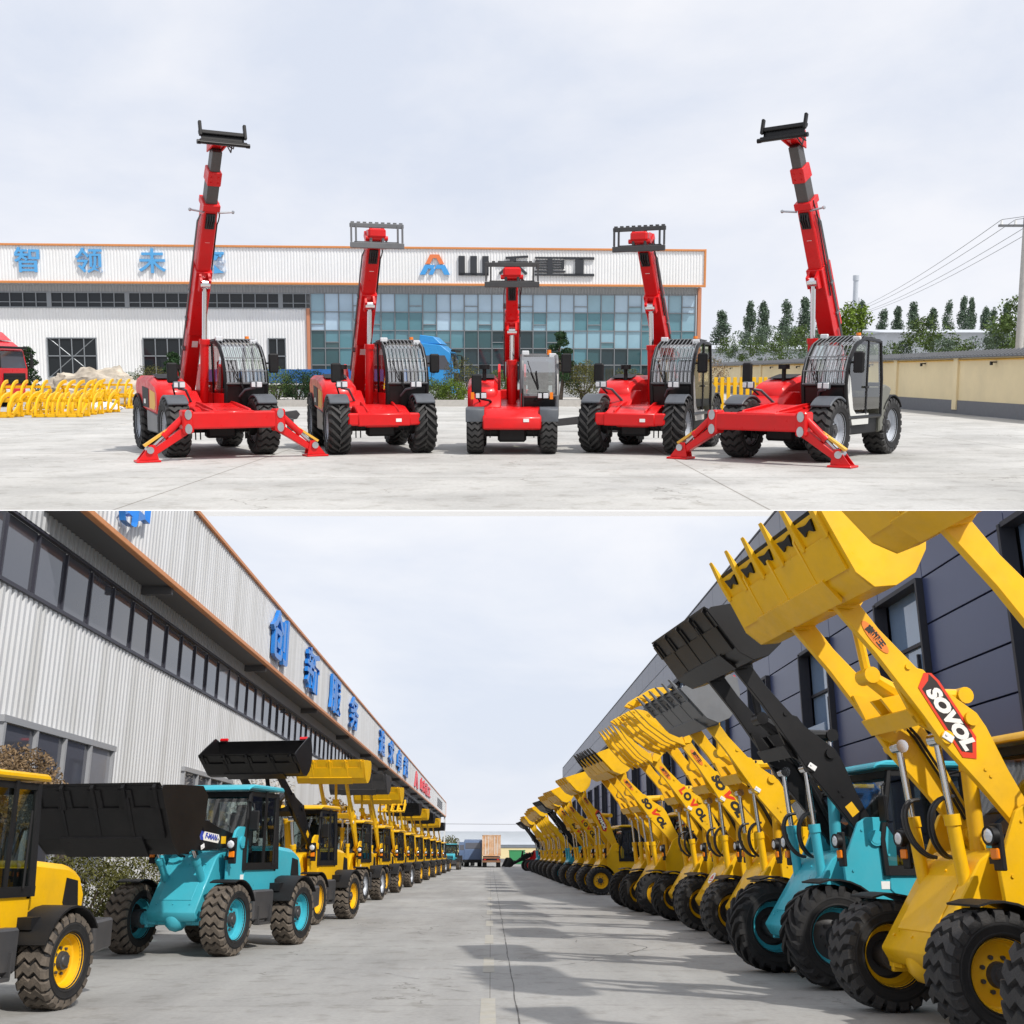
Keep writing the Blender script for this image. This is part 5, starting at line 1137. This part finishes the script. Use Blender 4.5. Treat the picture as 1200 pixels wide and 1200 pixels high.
    for ch, x in (('智', -43.85), ('领', -40.06), ('未', -36.1), ('来', -32.3)):
        g = G(); g.text(ch, 1.72, M.Translation((x, -.97, 9.1)) @ TX, depth=.05, fat=.022, sx=1.02); put(g.mesh('sign_character', 'letter_sky'), 'sign_character', root)
    for ch, x in (('山', -15.45), ('禾', -12.85), ('重', -10.4), ('工', -8.45)):
        g = G()
        if ch == '山':
            for a in (-.78, 0, .78): g.box((x+a, -.97, 9.07), (.42 if a else .44, .1, 1.3))
            g.box((x, -.97, 8.5), (1.9, .1, .17))
        elif ch == '工':
            g.box((x, -.97, 9.62), (2.0, .1, .17)); g.box((x, -.97, 8.5), (2.0, .1, .17)); g.box((x, -.97, 9.06), (.55, .1, 1.1))
        elif ch == '禾':
            g.box((x+.25, -.97, 9.66), (1.5, .1, .15), (R(-4), 'Y')); g.box((x, -.97, 9.32), (2.0, .1, .16)); g.box((x, -.97, 8.98), (.42, .1, 1.15)); 
            for s in (-1, 1): g.box((x+s*.55, -.97, 8.85), (.95, .1, .17), (R(42*s), 'Y'))
        else:
            g.box((x, -.97, 9.64), (2.0, .1, .12))
            for z in (9.44, 9.27, 9.1, 8.93): g.box((x, -.97, z), (1.9, .1, .085))
            for z in (8.72, 8.5): g.box((x, -.97, z), (2.05, .1, .12))
            for a in (-.86, .86): g.box((x+a, -.968, 9.2), (.16, .1, .6))
            g.box((x, -.975, 9.05), (.34, .1, 1.2))
        put(g.mesh('sign_character', 'letter_blk'), 'sign_character', root)
    MT['em_o'] = mat('emblem_orange', (.75, .2, .07), .45); MT['em_b'] = mat('emblem_blue', (.06, .33, .72), .45)
    ex = -18.0; g = G(); g.mi = 0
    q = lambda pts: g.prism([(ex+a, b_) for a, b_ in pts], -1.02, -.92)
    q([(-.30, 9.80), (.30, 9.80), (.42, 9.55), (-.42, 9.55)]); q([(-.42, 9.55), (-.12, 9.55), (-.30, 9.17), (-.62, 9.17)]); q([(.42, 9.55), (.62, 9.17), (.30, 9.17), (.12, 9.55)])
    g.mi = 1; q([(-.66, 9.10), (.02, 9.10), (-.10, 8.85), (-.78, 8.85)]); q([(-.78, 8.85), (-.44, 8.85), (-.62, 8.45), (-1.0, 8.45)]); q([(.12, 9.10), (.66, 9.10), (1.0, 8.45), (.62, 8.45), (.42, 8.85), (.0, 8.85)]); q([(-.22, 8.85), (.05, 8.85), (-.12, 8.45), (-.40, 8.45)])
    put(g.mesh('sign_emblem', ['em_o', 'em_b']), 'sign_emblem', root)
showroom()

# boundary wall on the right, running straight away from the viewer
bw_ = thing('boundary_wall', 'long cream yellow wall with grey base and dark coping, right of the yard', 'wall', YARD.copy())
MT['cream'] = mat('cream_yellow_render', (.84, .70, .43), .75, var=.05, scale=.5, dirt=(.5, .42, .28), dirt_amt=.3)
g = G(); g.box((19.15, 78, 1.47), (.3, 84, 1.8)); put(g.mesh('panel', 'cream'), 'panel', bw_)
g = G(); g.box((19.14, 78, .29), (.36, 84, .58)); put(g.mesh('base', 'gbase'), 'base', bw_)
g = G(); g.prism([(18.72, 2.40), (19.15, 2.62), (19.58, 2.40), (19.58, 2.36), (18.72, 2.36)], 36, 120); [g.cyl((18.75, 36+.35*i, 2.43), (19.15, 36+.35*i, 2.65), .05, seg=6) for i in range(240)]; put(g.mesh('coping', 'coping'), 'coping', bw_)
g = G(); g.cyl((18.97, 36, 2.27), (18.97, 120, 2.27), .035, seg=6); put(g.mesh('gas_pipe', 'guard_yellow'), 'gas_pipe', bw_)
for i in range(10): g = G(); g.box((18.97, 40.2+7.5*i, 1.28), (.14, .45, 2.2)); put(g.mesh('pilaster', 'cream'), 'pilaster', bw_)
for i in range(9): g = G(); g.box((18.88, 43.9+7.5*i, 2.16), (.24, .1, .05)); g.box((18.8, 43.9+7.5*i, 2.09), (.06, .16, .1)); put(g.mesh('wall_lamp', 'satin'), 'wall_lamp', bw_)

# factory, chimney, poles and wires beyond the wall
fb = thing('factory_shed', 'low pale factory shed beyond the yellow wall', 'building', YARD.copy())
MT['fpale'] = mat('pale_grey_sheet', (.48, .51, .55), .6, var=.04, scale=.3)
g = G(); g.box((36, 170, 2.5), (64, 30, 5.0)); g.box((60, 130, 3.0), (40, 20, 6.0)); put(g.mesh('wall', 'fpale'), 'wall', fb)
g = G(); g.prism([(154, 5.0), (170, 5.9), (186, 5.0)], 3, 69, 'x'); g.prism([(119, 6.0), (130, 6.7), (141, 6.0)], 39.5, 81, 'x'); put(g.mesh('roof', 'fpale'), 'roof', fb)
t = tag(put((lambda g: (g.cyl((0, 0, 0), (0, 0, 14.8), .38, .33, 20), g.cyl((0, 0, 14.3), (0, 0, 15), .42, .42, 20), g)[2])(G()).mesh('chimney', 'fpale'), 'chimney', None, yard(47.2, 155)), 'slim pale metal chimney rising behind the yellow wall', 'chimney')
g = G(); g.cyl((.5, 0, 0), (.5, 0, 12), .05, seg=6); put(g.mesh('ladder', 'steel'), 'ladder', t)
MT['conc'] = mat('concrete_pole', (.42, .41, .39), .8, var=.1)
def pole(x, y, h, label, arm=1.6):
    t = thing('utility_pole', label, 'utility pole', yard(x, y), 'concrete utility poles')
    g = G(); g.cyl((0, 0, 0), (0, 0, h), .19, .13, 14); put(g.mesh('pole', 'conc'), 'pole', t)
    g = G(); g.box((0, 0, h-.35), (arm, .1, .1)); put(g.mesh('crossarm', 'grey'), 'crossarm', t)
    for i in (-.45, -.2, .2, .45): g = G(); g.cyl((i*arm, 0, h-.3), (i*arm, 0, h-.1), .06, .04, 10); put(g.mesh('insulator', 'white'), 'insulator', t)
    return t
pole(22.4, 49.5, 8.45, 'near concrete utility pole with crossarm at the far right, above the yellow wall', 2.4)
pole(39.2, 143, 8.6, 'distant concrete utility pole among the poplars')
for i, dx in enumerate((-.45, -.2, .2, .45)):
    a, b_ = V((22.4+dx*2.4, 49.5, 8.36)), V((39.2+dx*1.6, 143, 8.5)); g = G()
    g.tube([a.lerp(b_, k/24)-V((0, 0, 1.1*4*(k/24)*(1-k/24))) for k in range(25)], .014, 5)
    a2 = V((22.75+dx*2.4+6, 14.2+8, 8.6)); g.tube([a.lerp(a2, k/8)-V((0, 0, .4*4*(k/8)*(1-k/8))) for k in range(9)], .012, 5)
    tag(put(g.mesh('power_line', 'grey'), 'power_line', None, YARD.copy()), 'thin grey cable sagging between the two concrete poles', 'cable', 'cables between the concrete poles')

# trees
def poplar_mesh(seed, leaf='poplar'):
    rnd = random.Random(seed); random.seed(seed); g = G(); H = 12
    cl = []
    for k in range(52):
        z = 2+(H-2.2)*rnd.random()**.8; r = 1.25*max(0.08, (1-(z/H)**2.6))**.7; a = rnd.uniform(0, 6.3); cl.append((r*rnd.uniform(.2, 1)*cos(a)+.03*z*sin(seed), r*rnd.uniform(.2, 1)*sin(a), z, .40+.5*(1-z/H)+.1*rnd.random()))
    for x, y, z, r in cl: leaf_cloud(g, 75, ball_pt((x, y, z), r, (1, 1, 1.9), .2), .17)
    return g.mesh('crown', leaf)
def tree(name, mw, label, group, crown, trunk_h, tr):
    t = thing(name, label, 'tree', mw, group); g = G(); g.tube([(0, 0, 0), (.03, 0, trunk_h*.5), (0, .03, trunk_h)], [tr, tr*.7, tr*.25], 8)
    for i in range(5): a = i*2.4; z = trunk_h*(.35+.11*i); g.tube([(0, 0, z), (cos(a)*trunk_h*.09, sin(a)*trunk_h*.09, z+trunk_h*.16)], [tr*.4, tr*.12], 5)
    put(g.mesh('trunk', 'bark'), 'trunk', t); put(crown, 'crown', t); return t
PM = [poplar_mesh(s) for s in (3, 5, 8, 12)]
ords = ['nearest the showroom corner', 'second from the showroom', 'third from the showroom', 'fourth from the showroom', 'fifth from the showroom', 'close left of the boom', 'close right of the boom', 'first right of the chimney', 'second right of the chimney', 'third right of the chimney', 'fourth right of the chimney', 'fifth right of the chimney', 'sixth right of the chimney', 'seventh right of the chimney', 'eighth right of the chimney', 'ninth right of the chimney', 'last on the right']
for i, (px, top, w) in enumerate([(842, 357, 1.25), (875, 349, .95), (893, 350, .95), (916, 351, 1.05), (938, 351, 1.1), (957, 376, .9), (1004, 358, 1), (1028, 355, 1.05), (1046, 355, 1), (1066, 352, 1), (1084, 360, 1.1), (1104, 354, .85), (1122, 352, .8), (1131, 356, .8), (1145, 352, .85), (1157, 356, .8), (1172, 352, .9)]):
    d = 196+(i*37 % 11); k = 1300/d; h = (437-top)/k+1.74
    t = tree('poplar_tree', yard((px-600)/k, d, i*1.3) @ M.Diagonal((w*h/12.2, w*h/12.2, (h+(i*29 % 7-3)*.35)/12.6, 1)), 'tall dark poplar beyond the factory, '+ords[i], 'poplars on the skyline', PM[i % 4], 9, .22)
random.seed(21)
def crown_mesh(seed, leaf, n=26, R0=1.6, H=3.6, per=110, sz=.1, z0=1.3, rr=.6):
    rnd = random.Random(seed); random.seed(seed); g = G()
    for k in range(n):
        a = rnd.uniform(0, 6.3); z = rnd.uniform(z0, H); r = R0*sqrt(rnd.random())*(1-.55*((z-z0)/(H-z0))**2); leaf_cloud(g, per, ball_pt((r*cos(a), r*sin(a), z), rr*rnd.uniform(.6, 1.2), (1, 1, 1), .1), sz)
    return g.mesh('crown', leaf)
WT = [crown_mesh(31, 'green', 24, 1.5, 4.4, 105, .085, 1.0, .48), crown_mesh(32, 'poplar', 22, 1.4, 4.6, 90, .085, .9, .42), crown_mesh(33, 'lime', 30, 1.2, 3.9, 150, .08, .9, .5)]
for px, d, s, m, lb in ((988, 66, 1.42, 2, 'bright yellow-green tree just right of the tall boom'), (1040, 64, .74, 0, 'small thin tree above the wall, right of the bright green one'), (1060, 62, .74, 1, 'feathery tree above the wall under the third poplar right of the chimney'), (1080, 61, 1.02, 0, 'fuller leafy tree above the wall pilaster'), (1100, 58, .72, 1, 'low feathery tree between the fuller trees above the wall'), (1128, 56, .70, 0, 'small bushy tree above the wall lamp'), (1160, 54, .8, 1, 'loose feathery tree near the concrete pole'), (1186, 52, 1.12, 0, 'largest leafy tree by the near concrete pole'), (1016, 68, .8, 0, 'low leafy tree at the foot of the slim chimney'), (1050, 66, .62, 0, 'smallest leafy tree between two thin ones above the wall'), (1093, 63, .8, 1, 'feathery tree just right of the fuller leafy tree'), (1114, 60, .78, 0, 'leafy tree above the long wall, left of the small bushy one'), (1144, 57, .74, 1, 'feathery tree between the small bushy tree and the pole'), (1172, 55, .9, 0, 'leafy tree touching the largest one by the pole')):
    k = 1300/d; tree('broadleaf_tree', yard((px-600)/k, d, px*.7, 0, s), lb, 'leafy trees behind the yellow wall', WT[m], 2.6, .09)
for i, (px, d, s) in enumerate(((838, 112, .95), (852, 110, 1.0), (866, 108, .95), (880, 105, 1.05), (893, 102, .95), (906, 98, 1.0), (920, 94, 1.0), (934, 90, .9))):
    k = 1300/d; tree('broadleaf_tree', yard((px-600)/k+1.2, d, px, 0, s*1.2), 'green bush tree behind the far wall, '+['first', 'second', 'third', 'fourth', 'fifth', 'sixth', 'seventh', 'eighth'][i]+' from the showroom', 'bushes over the far part of the wall', WT[i % 2], 2.6, .09)

# planting in front of the showroom
g = G(); g.prism([(0, .0), (.22, 0), (.22, .34), (0, .34)], -17, 14.5, 'x', T=M.Translation((0, 58, 0))); g.quad((-17, 58.22, .3), (14.5, 58.22, .3), (14.5, 66, .3), (-17, 66, .3)); setting(put(g.mesh('planter_kerb', mat('pale_kerb_stone', (.46, .44, .41), .8, var=.08)), 'planter_kerb', None, YARD.copy()))
SG = 'shrubs in front of the showroom'
def sh(px, d, r, h, leaf, label, n=1500, name='round_shrub', sc=(1, 1, .9)):
    k = 1300/d; return shrub(name, yard((px-600)/k, d, 0, 0, 1.15), label, SG, r, h, leaf, int(n*1.6), .045, sc=sc)
sh(326, 60, .85, 1.0, 'green', 'round shrub right of the left stabilised telehandler'); sh(350, 60, .8, .95, 'dkgreen', 'dark round shrub before the blue trailer'); sh(370, 60.5, .75, .95, 'dkgreen', 'second dark round shrub before the blue trailer')
sh(541, 60, .95, 1.05, 'olive', 'olive conical shrub before the blue truck cab', sc=(1, 1, 1.2)); sh(508, 59, .7, .65, 'green', 'low bright shrub under the blue truck cab'); sh(531, 59, .7, .6, 'lime', 'low yellowish shrub under the blue truck cab'); sh(586, 61, .7, 1.0, 'green', 'green ball shrub behind the smallest telehandler')
sh(683, 60, 1.0, 1.15, 'olive', 'olive ball shrub right of the cloud-pruned pine', 2200); sh(735, 61, .8, 1.0, 'olive', 'olive shrub behind the pale-doored telehandler'); sh(826, 66, 1.3, 1.2, 'dry', 'brownish shrub at the corner of the showroom', 1700); sh(180, 66, 1.0, 1.0, 'olive', 'loose shrub right of the rock'); sh(160, 66, .8, .8, 'green', 'second loose shrub right of the rock')
def pine(px, d, H, label):
    k = 1300/d; t = thing('cloud_pine', label, 'tree', yard((px-600)/k, d), 'cloud-pruned pines'); g = G(); g.tube([(0, 0, 0), (.15, 0, H*.35), (-.1, 0, H*.65), (.05, 0, H*.95)], [.12, .09, .06, .03], 8); put(g.mesh('trunk', 'bark'), 'trunk', t)
    g = G()
    for i in range(13): z = H*(.28+.055*i); a = i*2.4; rr = (.62-.033*i)*H*.36; leaf_cloud(g, 330, ball_pt((cos(a)*rr*.75*(i < 12), sin(a)*rr*.75*(i < 12), z), max(.34, rr*.62), (1, 1, .55), .5, .1), .06, .3)
    put(g.mesh('crown', 'dkgreen'), 'crown', t)
pine(656, 60, 4.0, 'tall cloud-pruned pine before the glass front'); pine(36, 62, 3.2, 'cloud-pruned pine beside the red truck cab'); pine(206, 63, 2.9, 'cloud-pruned pine behind the left stabilised telehandler')

# rock
g = G(); g.sphere((0, 0, .55), 1, (3.1, 1.3, 1.45), 5, 0)
for v in g.bm.verts:
    n1 = mnoise.fractal(v.co*.9, 1, 2, 6); st = .30*abs(mnoise.noise(V((v.co.x*.5, v.co.y*.5, v.co.z*8)))); v.co += v.co.normalized()*(n1*.36+st-.1); v.co.z = max(v.co.z, 0)
tag(put(g.mesh('landscape_rock', mat('layered_tan_rock', (.44, .39, .32), .9, var=.4, scale=1.5, bump=.6, bscale=6), 60), 'landscape_rock', None, yard(-23.2, 62, 0, 0, 1)), 'large layered tan boulder behind the yellow grapple frames', 'rock')

# yellow grapple frames on the ground, left
def grapple_frame(mw, label):
    t = thing('grapple_frame', label, 'grapple frame', mw, 'yellow grapple frames lying on the yard')
    def f():
        g = G()
        for z, y in ((.06, -.45), (.06, .45), (.62, .3)): g.box((0, y, z), (1.9, .09, .11), bev=.01)
        for x in (-.9, .9): g.box((x, 0, .34), (.06, .9, .1), (R(28), 'X')); g.box((x, .42, .34), (.07, .07, .6))
        return g.mesh('base_frame', 'yellow')
    put(cached(('gfb',), f), 'base_frame', t)
    for i in range(5):
        def f():
            g = G(); o_ = [(.45-.98*sin(R(10*j))*1.0, .05+.92*sin(R(90+9*j-0))*.95 if j else .95) for j in range(10)]
            o_ = [(.45-1.0*sin(R(10*j)), .06+.86*cos(R(10*j))) for j in range(10)]; n_ = [(.45-.86*sin(R(10*j)), .06+.72*cos(R(10*j))) for j in range(10)]
            g.prism(o_+n_[::-1], -.035, .035, 'x', T=M.Translation((-.8+.4*i, 0, 0)), bev=.006); return g.mesh('tine', 'yellow')
        put(cached(('gft', i), f), 'tine', t)
spots = [(-20.4, 43.8, 0, 0, 'frontmost at the picture edge'), (-17.9, 44.2, 4, 0, 'frontmost, beside the first at the edge'), (-20.7, 46.3, -4, 0, 'second row at the edge'), (-18.3, 46.8, 3, 0, 'second row, farther from the edge'), (-20.9, 48.8, 2, 0, 'third row at the edge'),
         (-18.5, 49.3, -3, 0, 'third row, farther from the edge'), (-20.3, 54.5, 0, 0, 'behind the white plastic sheet'), (-17.9, 54.9, 5, 0, 'nearest the telehandler, behind the sheet'), (-22.6, 54.3, 0, 0, 'farther group, at its far-left end'), (-20.6, 57.2, 5, 0, 'farther group, last row beside the rock'), (-18.3, 57.5, -3, 0, 'farther group, last row nearest the telehandler'),
         (-20.8, 47.6, 6, .5, 'piled on top of the edge group'), (-18.6, 48.0, -5, .5, 'piled on top, second from the edge'), (-20.2, 56.2, 4, .5, 'piled on top of the farther group')]
for x, y, a, z, q in spots: grapple_frame(yard(x, y, R(a), z, 1.03), 'yellow curved-tine grapple frame on the concrete, '+q)
g = G(); g.sphere((0, 0, .06), 1, (.75, .4, .28), 4, .5)
for v in g.bm.verts: v.co += V((0, 0, 1))*.16*mnoise.noise(v.co*4); v.co.z = max(.004, v.co.z)
tag(put(g.mesh('plastic_sheet', mat('white_plastic_sheet', (.75, .76, .78), .4)), 'plastic_sheet', None, yard(-19.3, 52.6)), 'crumpled white plastic sheet on the ground beside the yellow frames', 'plastic sheet')
# upright yellow forks behind the right telehandler
for i, (x, y, q) in enumerate(((9.55, 50, 'nearest the pale-doored telehandler'), (10.75, 50.3, 'middle one'), (11.95, 50.8, 'nearest the barred cab'))):
    t = thing('fork_rack', 'upright yellow slatted fork frame behind the right telehandler, '+q, 'fork frame', yard(x, y, R(-8)), 'upright yellow fork frames')
    g = G()
    for z in (.35, 1.25): g.box((0, 0, z), (1.1, .08, .12), bev=.01)
    put(g.mesh('rail', 'yellow'), 'rail', t)
    for j in range(4): g = G(); g.prism([(-.06, 0), (.09, 0), (.06, .5), (.1, 1.5), (-.05, 1.55), (-.1, .8)], -.08, .08, bev=.01, T=M.Translation((-.42+.28*j, -.06, 0)) @ M.Rotation(pi/2, 4, 'Z')); put(g.mesh('fork_tine', 'yellow'), 'fork_tine', t)
# grey fork blades on the ground
for x, y, a, q in ((-7.7, 33.5, 12, 'left of the second telehandler'), (2.1, 33.2, -14, 'right of the smallest telehandler')):
    t = thing('lifting_jib', 'dark grey lifting jib lying on the concrete '+q, 'lifting jib', yard(x, y, R(a)), 'grey lifting jibs'); g = G(); g.prism([(-1.3, .1), (1.2, .35), (1.3, .5), (1.2, .62), (-1.3, .3)], -.1, .1, bev=.015); put(g.mesh('beam', 'charcoal'), 'beam', t)
    g = G(); g.box((1.0, 0, .19), (.2, .5, .38), bev=.02); g.box((-1.1, 0, .06), (.15, .4, .12), bev=.02); put(g.mesh('foot', 'charcoal'), 'foot', t)

# trucks
def lorry(mw, label, col, trailer=0, grp='trucks parked by the showroom'):
    t = thing('parked_truck', label, 'truck', mw, grp)       # heading +x
    MT['tk'] = None
    g = G(); g.prism([(-2.1, 1.0), (-.05, 1.0), (.02, 1.9), (-.18, 2.9), (-.75, 3.35), (-2.1, 3.5)], -1.22, 1.22, bev=.03); c = put(g.mesh('cab', col), 'cab', t)
    g = G(); g.prism([(-2.05, 3.45), (-.7, 3.4), (-1.2, 3.85), (-2.0, 3.95)], -1.05, 1.05, bev=.03); put(g.mesh('wind_deflector', col), 'wind_deflector', c)
    g = G(); g.quad((.01, -1.1, 1.98), (.01, 1.1, 1.98), (-.17, 1.1, 2.85), (-.17, -1.1, 2.85)); put(g.mesh('windscreen', 'pane_dark'), 'windscreen', c)
    g = G(); g.box((.02, 0, 1.45), (.06, 1.9, .55), bev=.02)
    for z in (1.3, 1.45, 1.6): g.box((.06, 0, z), (.03, 1.8, .05))
    put(g.mesh('grille', 'satin'), 'grille', c)
    g = G(); g.box((-.02, 0, 3.02), (.26, 2.3, .12), bev=.02); put(g.mesh('sun_visor', 'satin'), 'sun_visor', c)
    for s in (-1, 1):
        g = G(); g.box((.14, s*.9, .82), (.06, .4, .2), bev=.02); put(g.mesh('headlight', 'lamp'), 'headlight', t)
        g = G(); [g.box((x, s*1.225, 2.0), (.02, .012, 1.7)) for x in (-1.3, -.12)]; g.box((-.7, s*1.225, 1.15), (1.2, .012, .02)); g.box((-1.15, s*1.25, 1.75), (.16, .04, .05)); [g.box((-.55, s*1.2, z), (.6, .1, .05)) for z in (.55, .85)]; put(g.mesh('door', 'satin'), 'door', c)
        g = G(); g.prism([(-1.15, 1.95), (-.2, 1.9), (-.3, 2.35), (-.5, 2.75), (-1.15, 2.75)], s*1.23-.005, s*1.23+.005); g.prism([(-1.9, 2.1), (-1.4, 2.1), (-1.4, 2.75), (-1.9, 2.75)], s*1.23-.005, s*1.23+.005); put(g.mesh('side_window', 'pane_dark'), 'side_window', c)
        g = G(); g.tube([(-.1, s*1.2, 2.8), (.12, s*1.42, 2.75)], .03, 6); g.box((.12, s*1.45, 2.35), (.1, .2, .75), bev=.03); put(g.mesh('mirror', 'satin'), 'mirror', c)
        for x in ([-1.25, -4.3, -5.6]+([-9.2, -10.5] if trailer else [])):
            g = G(); g.cyl((0, s*.85, .52), (0, s*1.18, .52), .52, seg=24); w_ = put(g.mesh('wheel', 'rubber'), 'wheel', t, M.Translation((x, 0, 0))); g = G(); g.cyl((0, s*1.1, .52), (0, s*1.2, .52), .28, .24, 20); put(g.mesh('rim', 'rimgrey'), 'rim', w_)
        g = G(); pr = [(-1.25+.68*cos(R(a)), .55+.64*sin(R(a))) for a in range(10, 175, 15)]; g.strip(pr, .05, s*1.0-.2, s*1.0+.22); put(g.mesh('fender', 'satin'), 'fender', t)
    g = G(); g.box((-.02, 0, .72), (.3, 2.4, .5), bev=.06); put(g.mesh('bumper', col), 'bumper', t)
    g = G(); g.box((-4.2-(3 if trailer else 0), 0, .85), (8.2+(6 if trailer else 0), 1.0, .3), bev=.02); g.box((-3, .9, .75), (1.2, .5, .5), bev=.05); put(g.mesh('chassis', 'satin'), 'chassis', t)
    if trailer:
        g = G(); g.box((-2.6-trailer/2, 0, 1.2), (trailer, 2.45, .16), bev=.02)
        for s in (-1, 1):
            g.box((-2.6-trailer/2, s*1.2, 1.6), (trailer, .05, .7))
            for i in range(int(trailer/.9)+1): g.box((-2.6-.9*i, s*1.24, 1.6), (.08, .06, .72))
        g.box((-2.62, 0, 1.6), (.06, 2.4, .7)); g.box((-2.6-trailer, 0, 1.6), (.06, 2.4, .7)); put(g.mesh('cargo_bed', mat('blue_bed_paint', (.02, .13, .40), .5, var=.12)), 'cargo_bed', t)
    return t
MT['tblue'] = mat('bright_blue_paint', (.02, .26, .62), .3, coat=.3, var=.04); MT['tred'] = mat('truck_red_paint', (.55, .01, .02), .3, coat=.3, var=.04)
lorry(yard(-3.3, 66.5, R(-6)), 'bright blue truck with long blue open trailer before the glass front', 'tblue', 13.2)
lorry(yard(-25.6, 57.5, R(-8)), 'red truck cab at the edge beside the cloud-pruned pine', 'tred', 0)
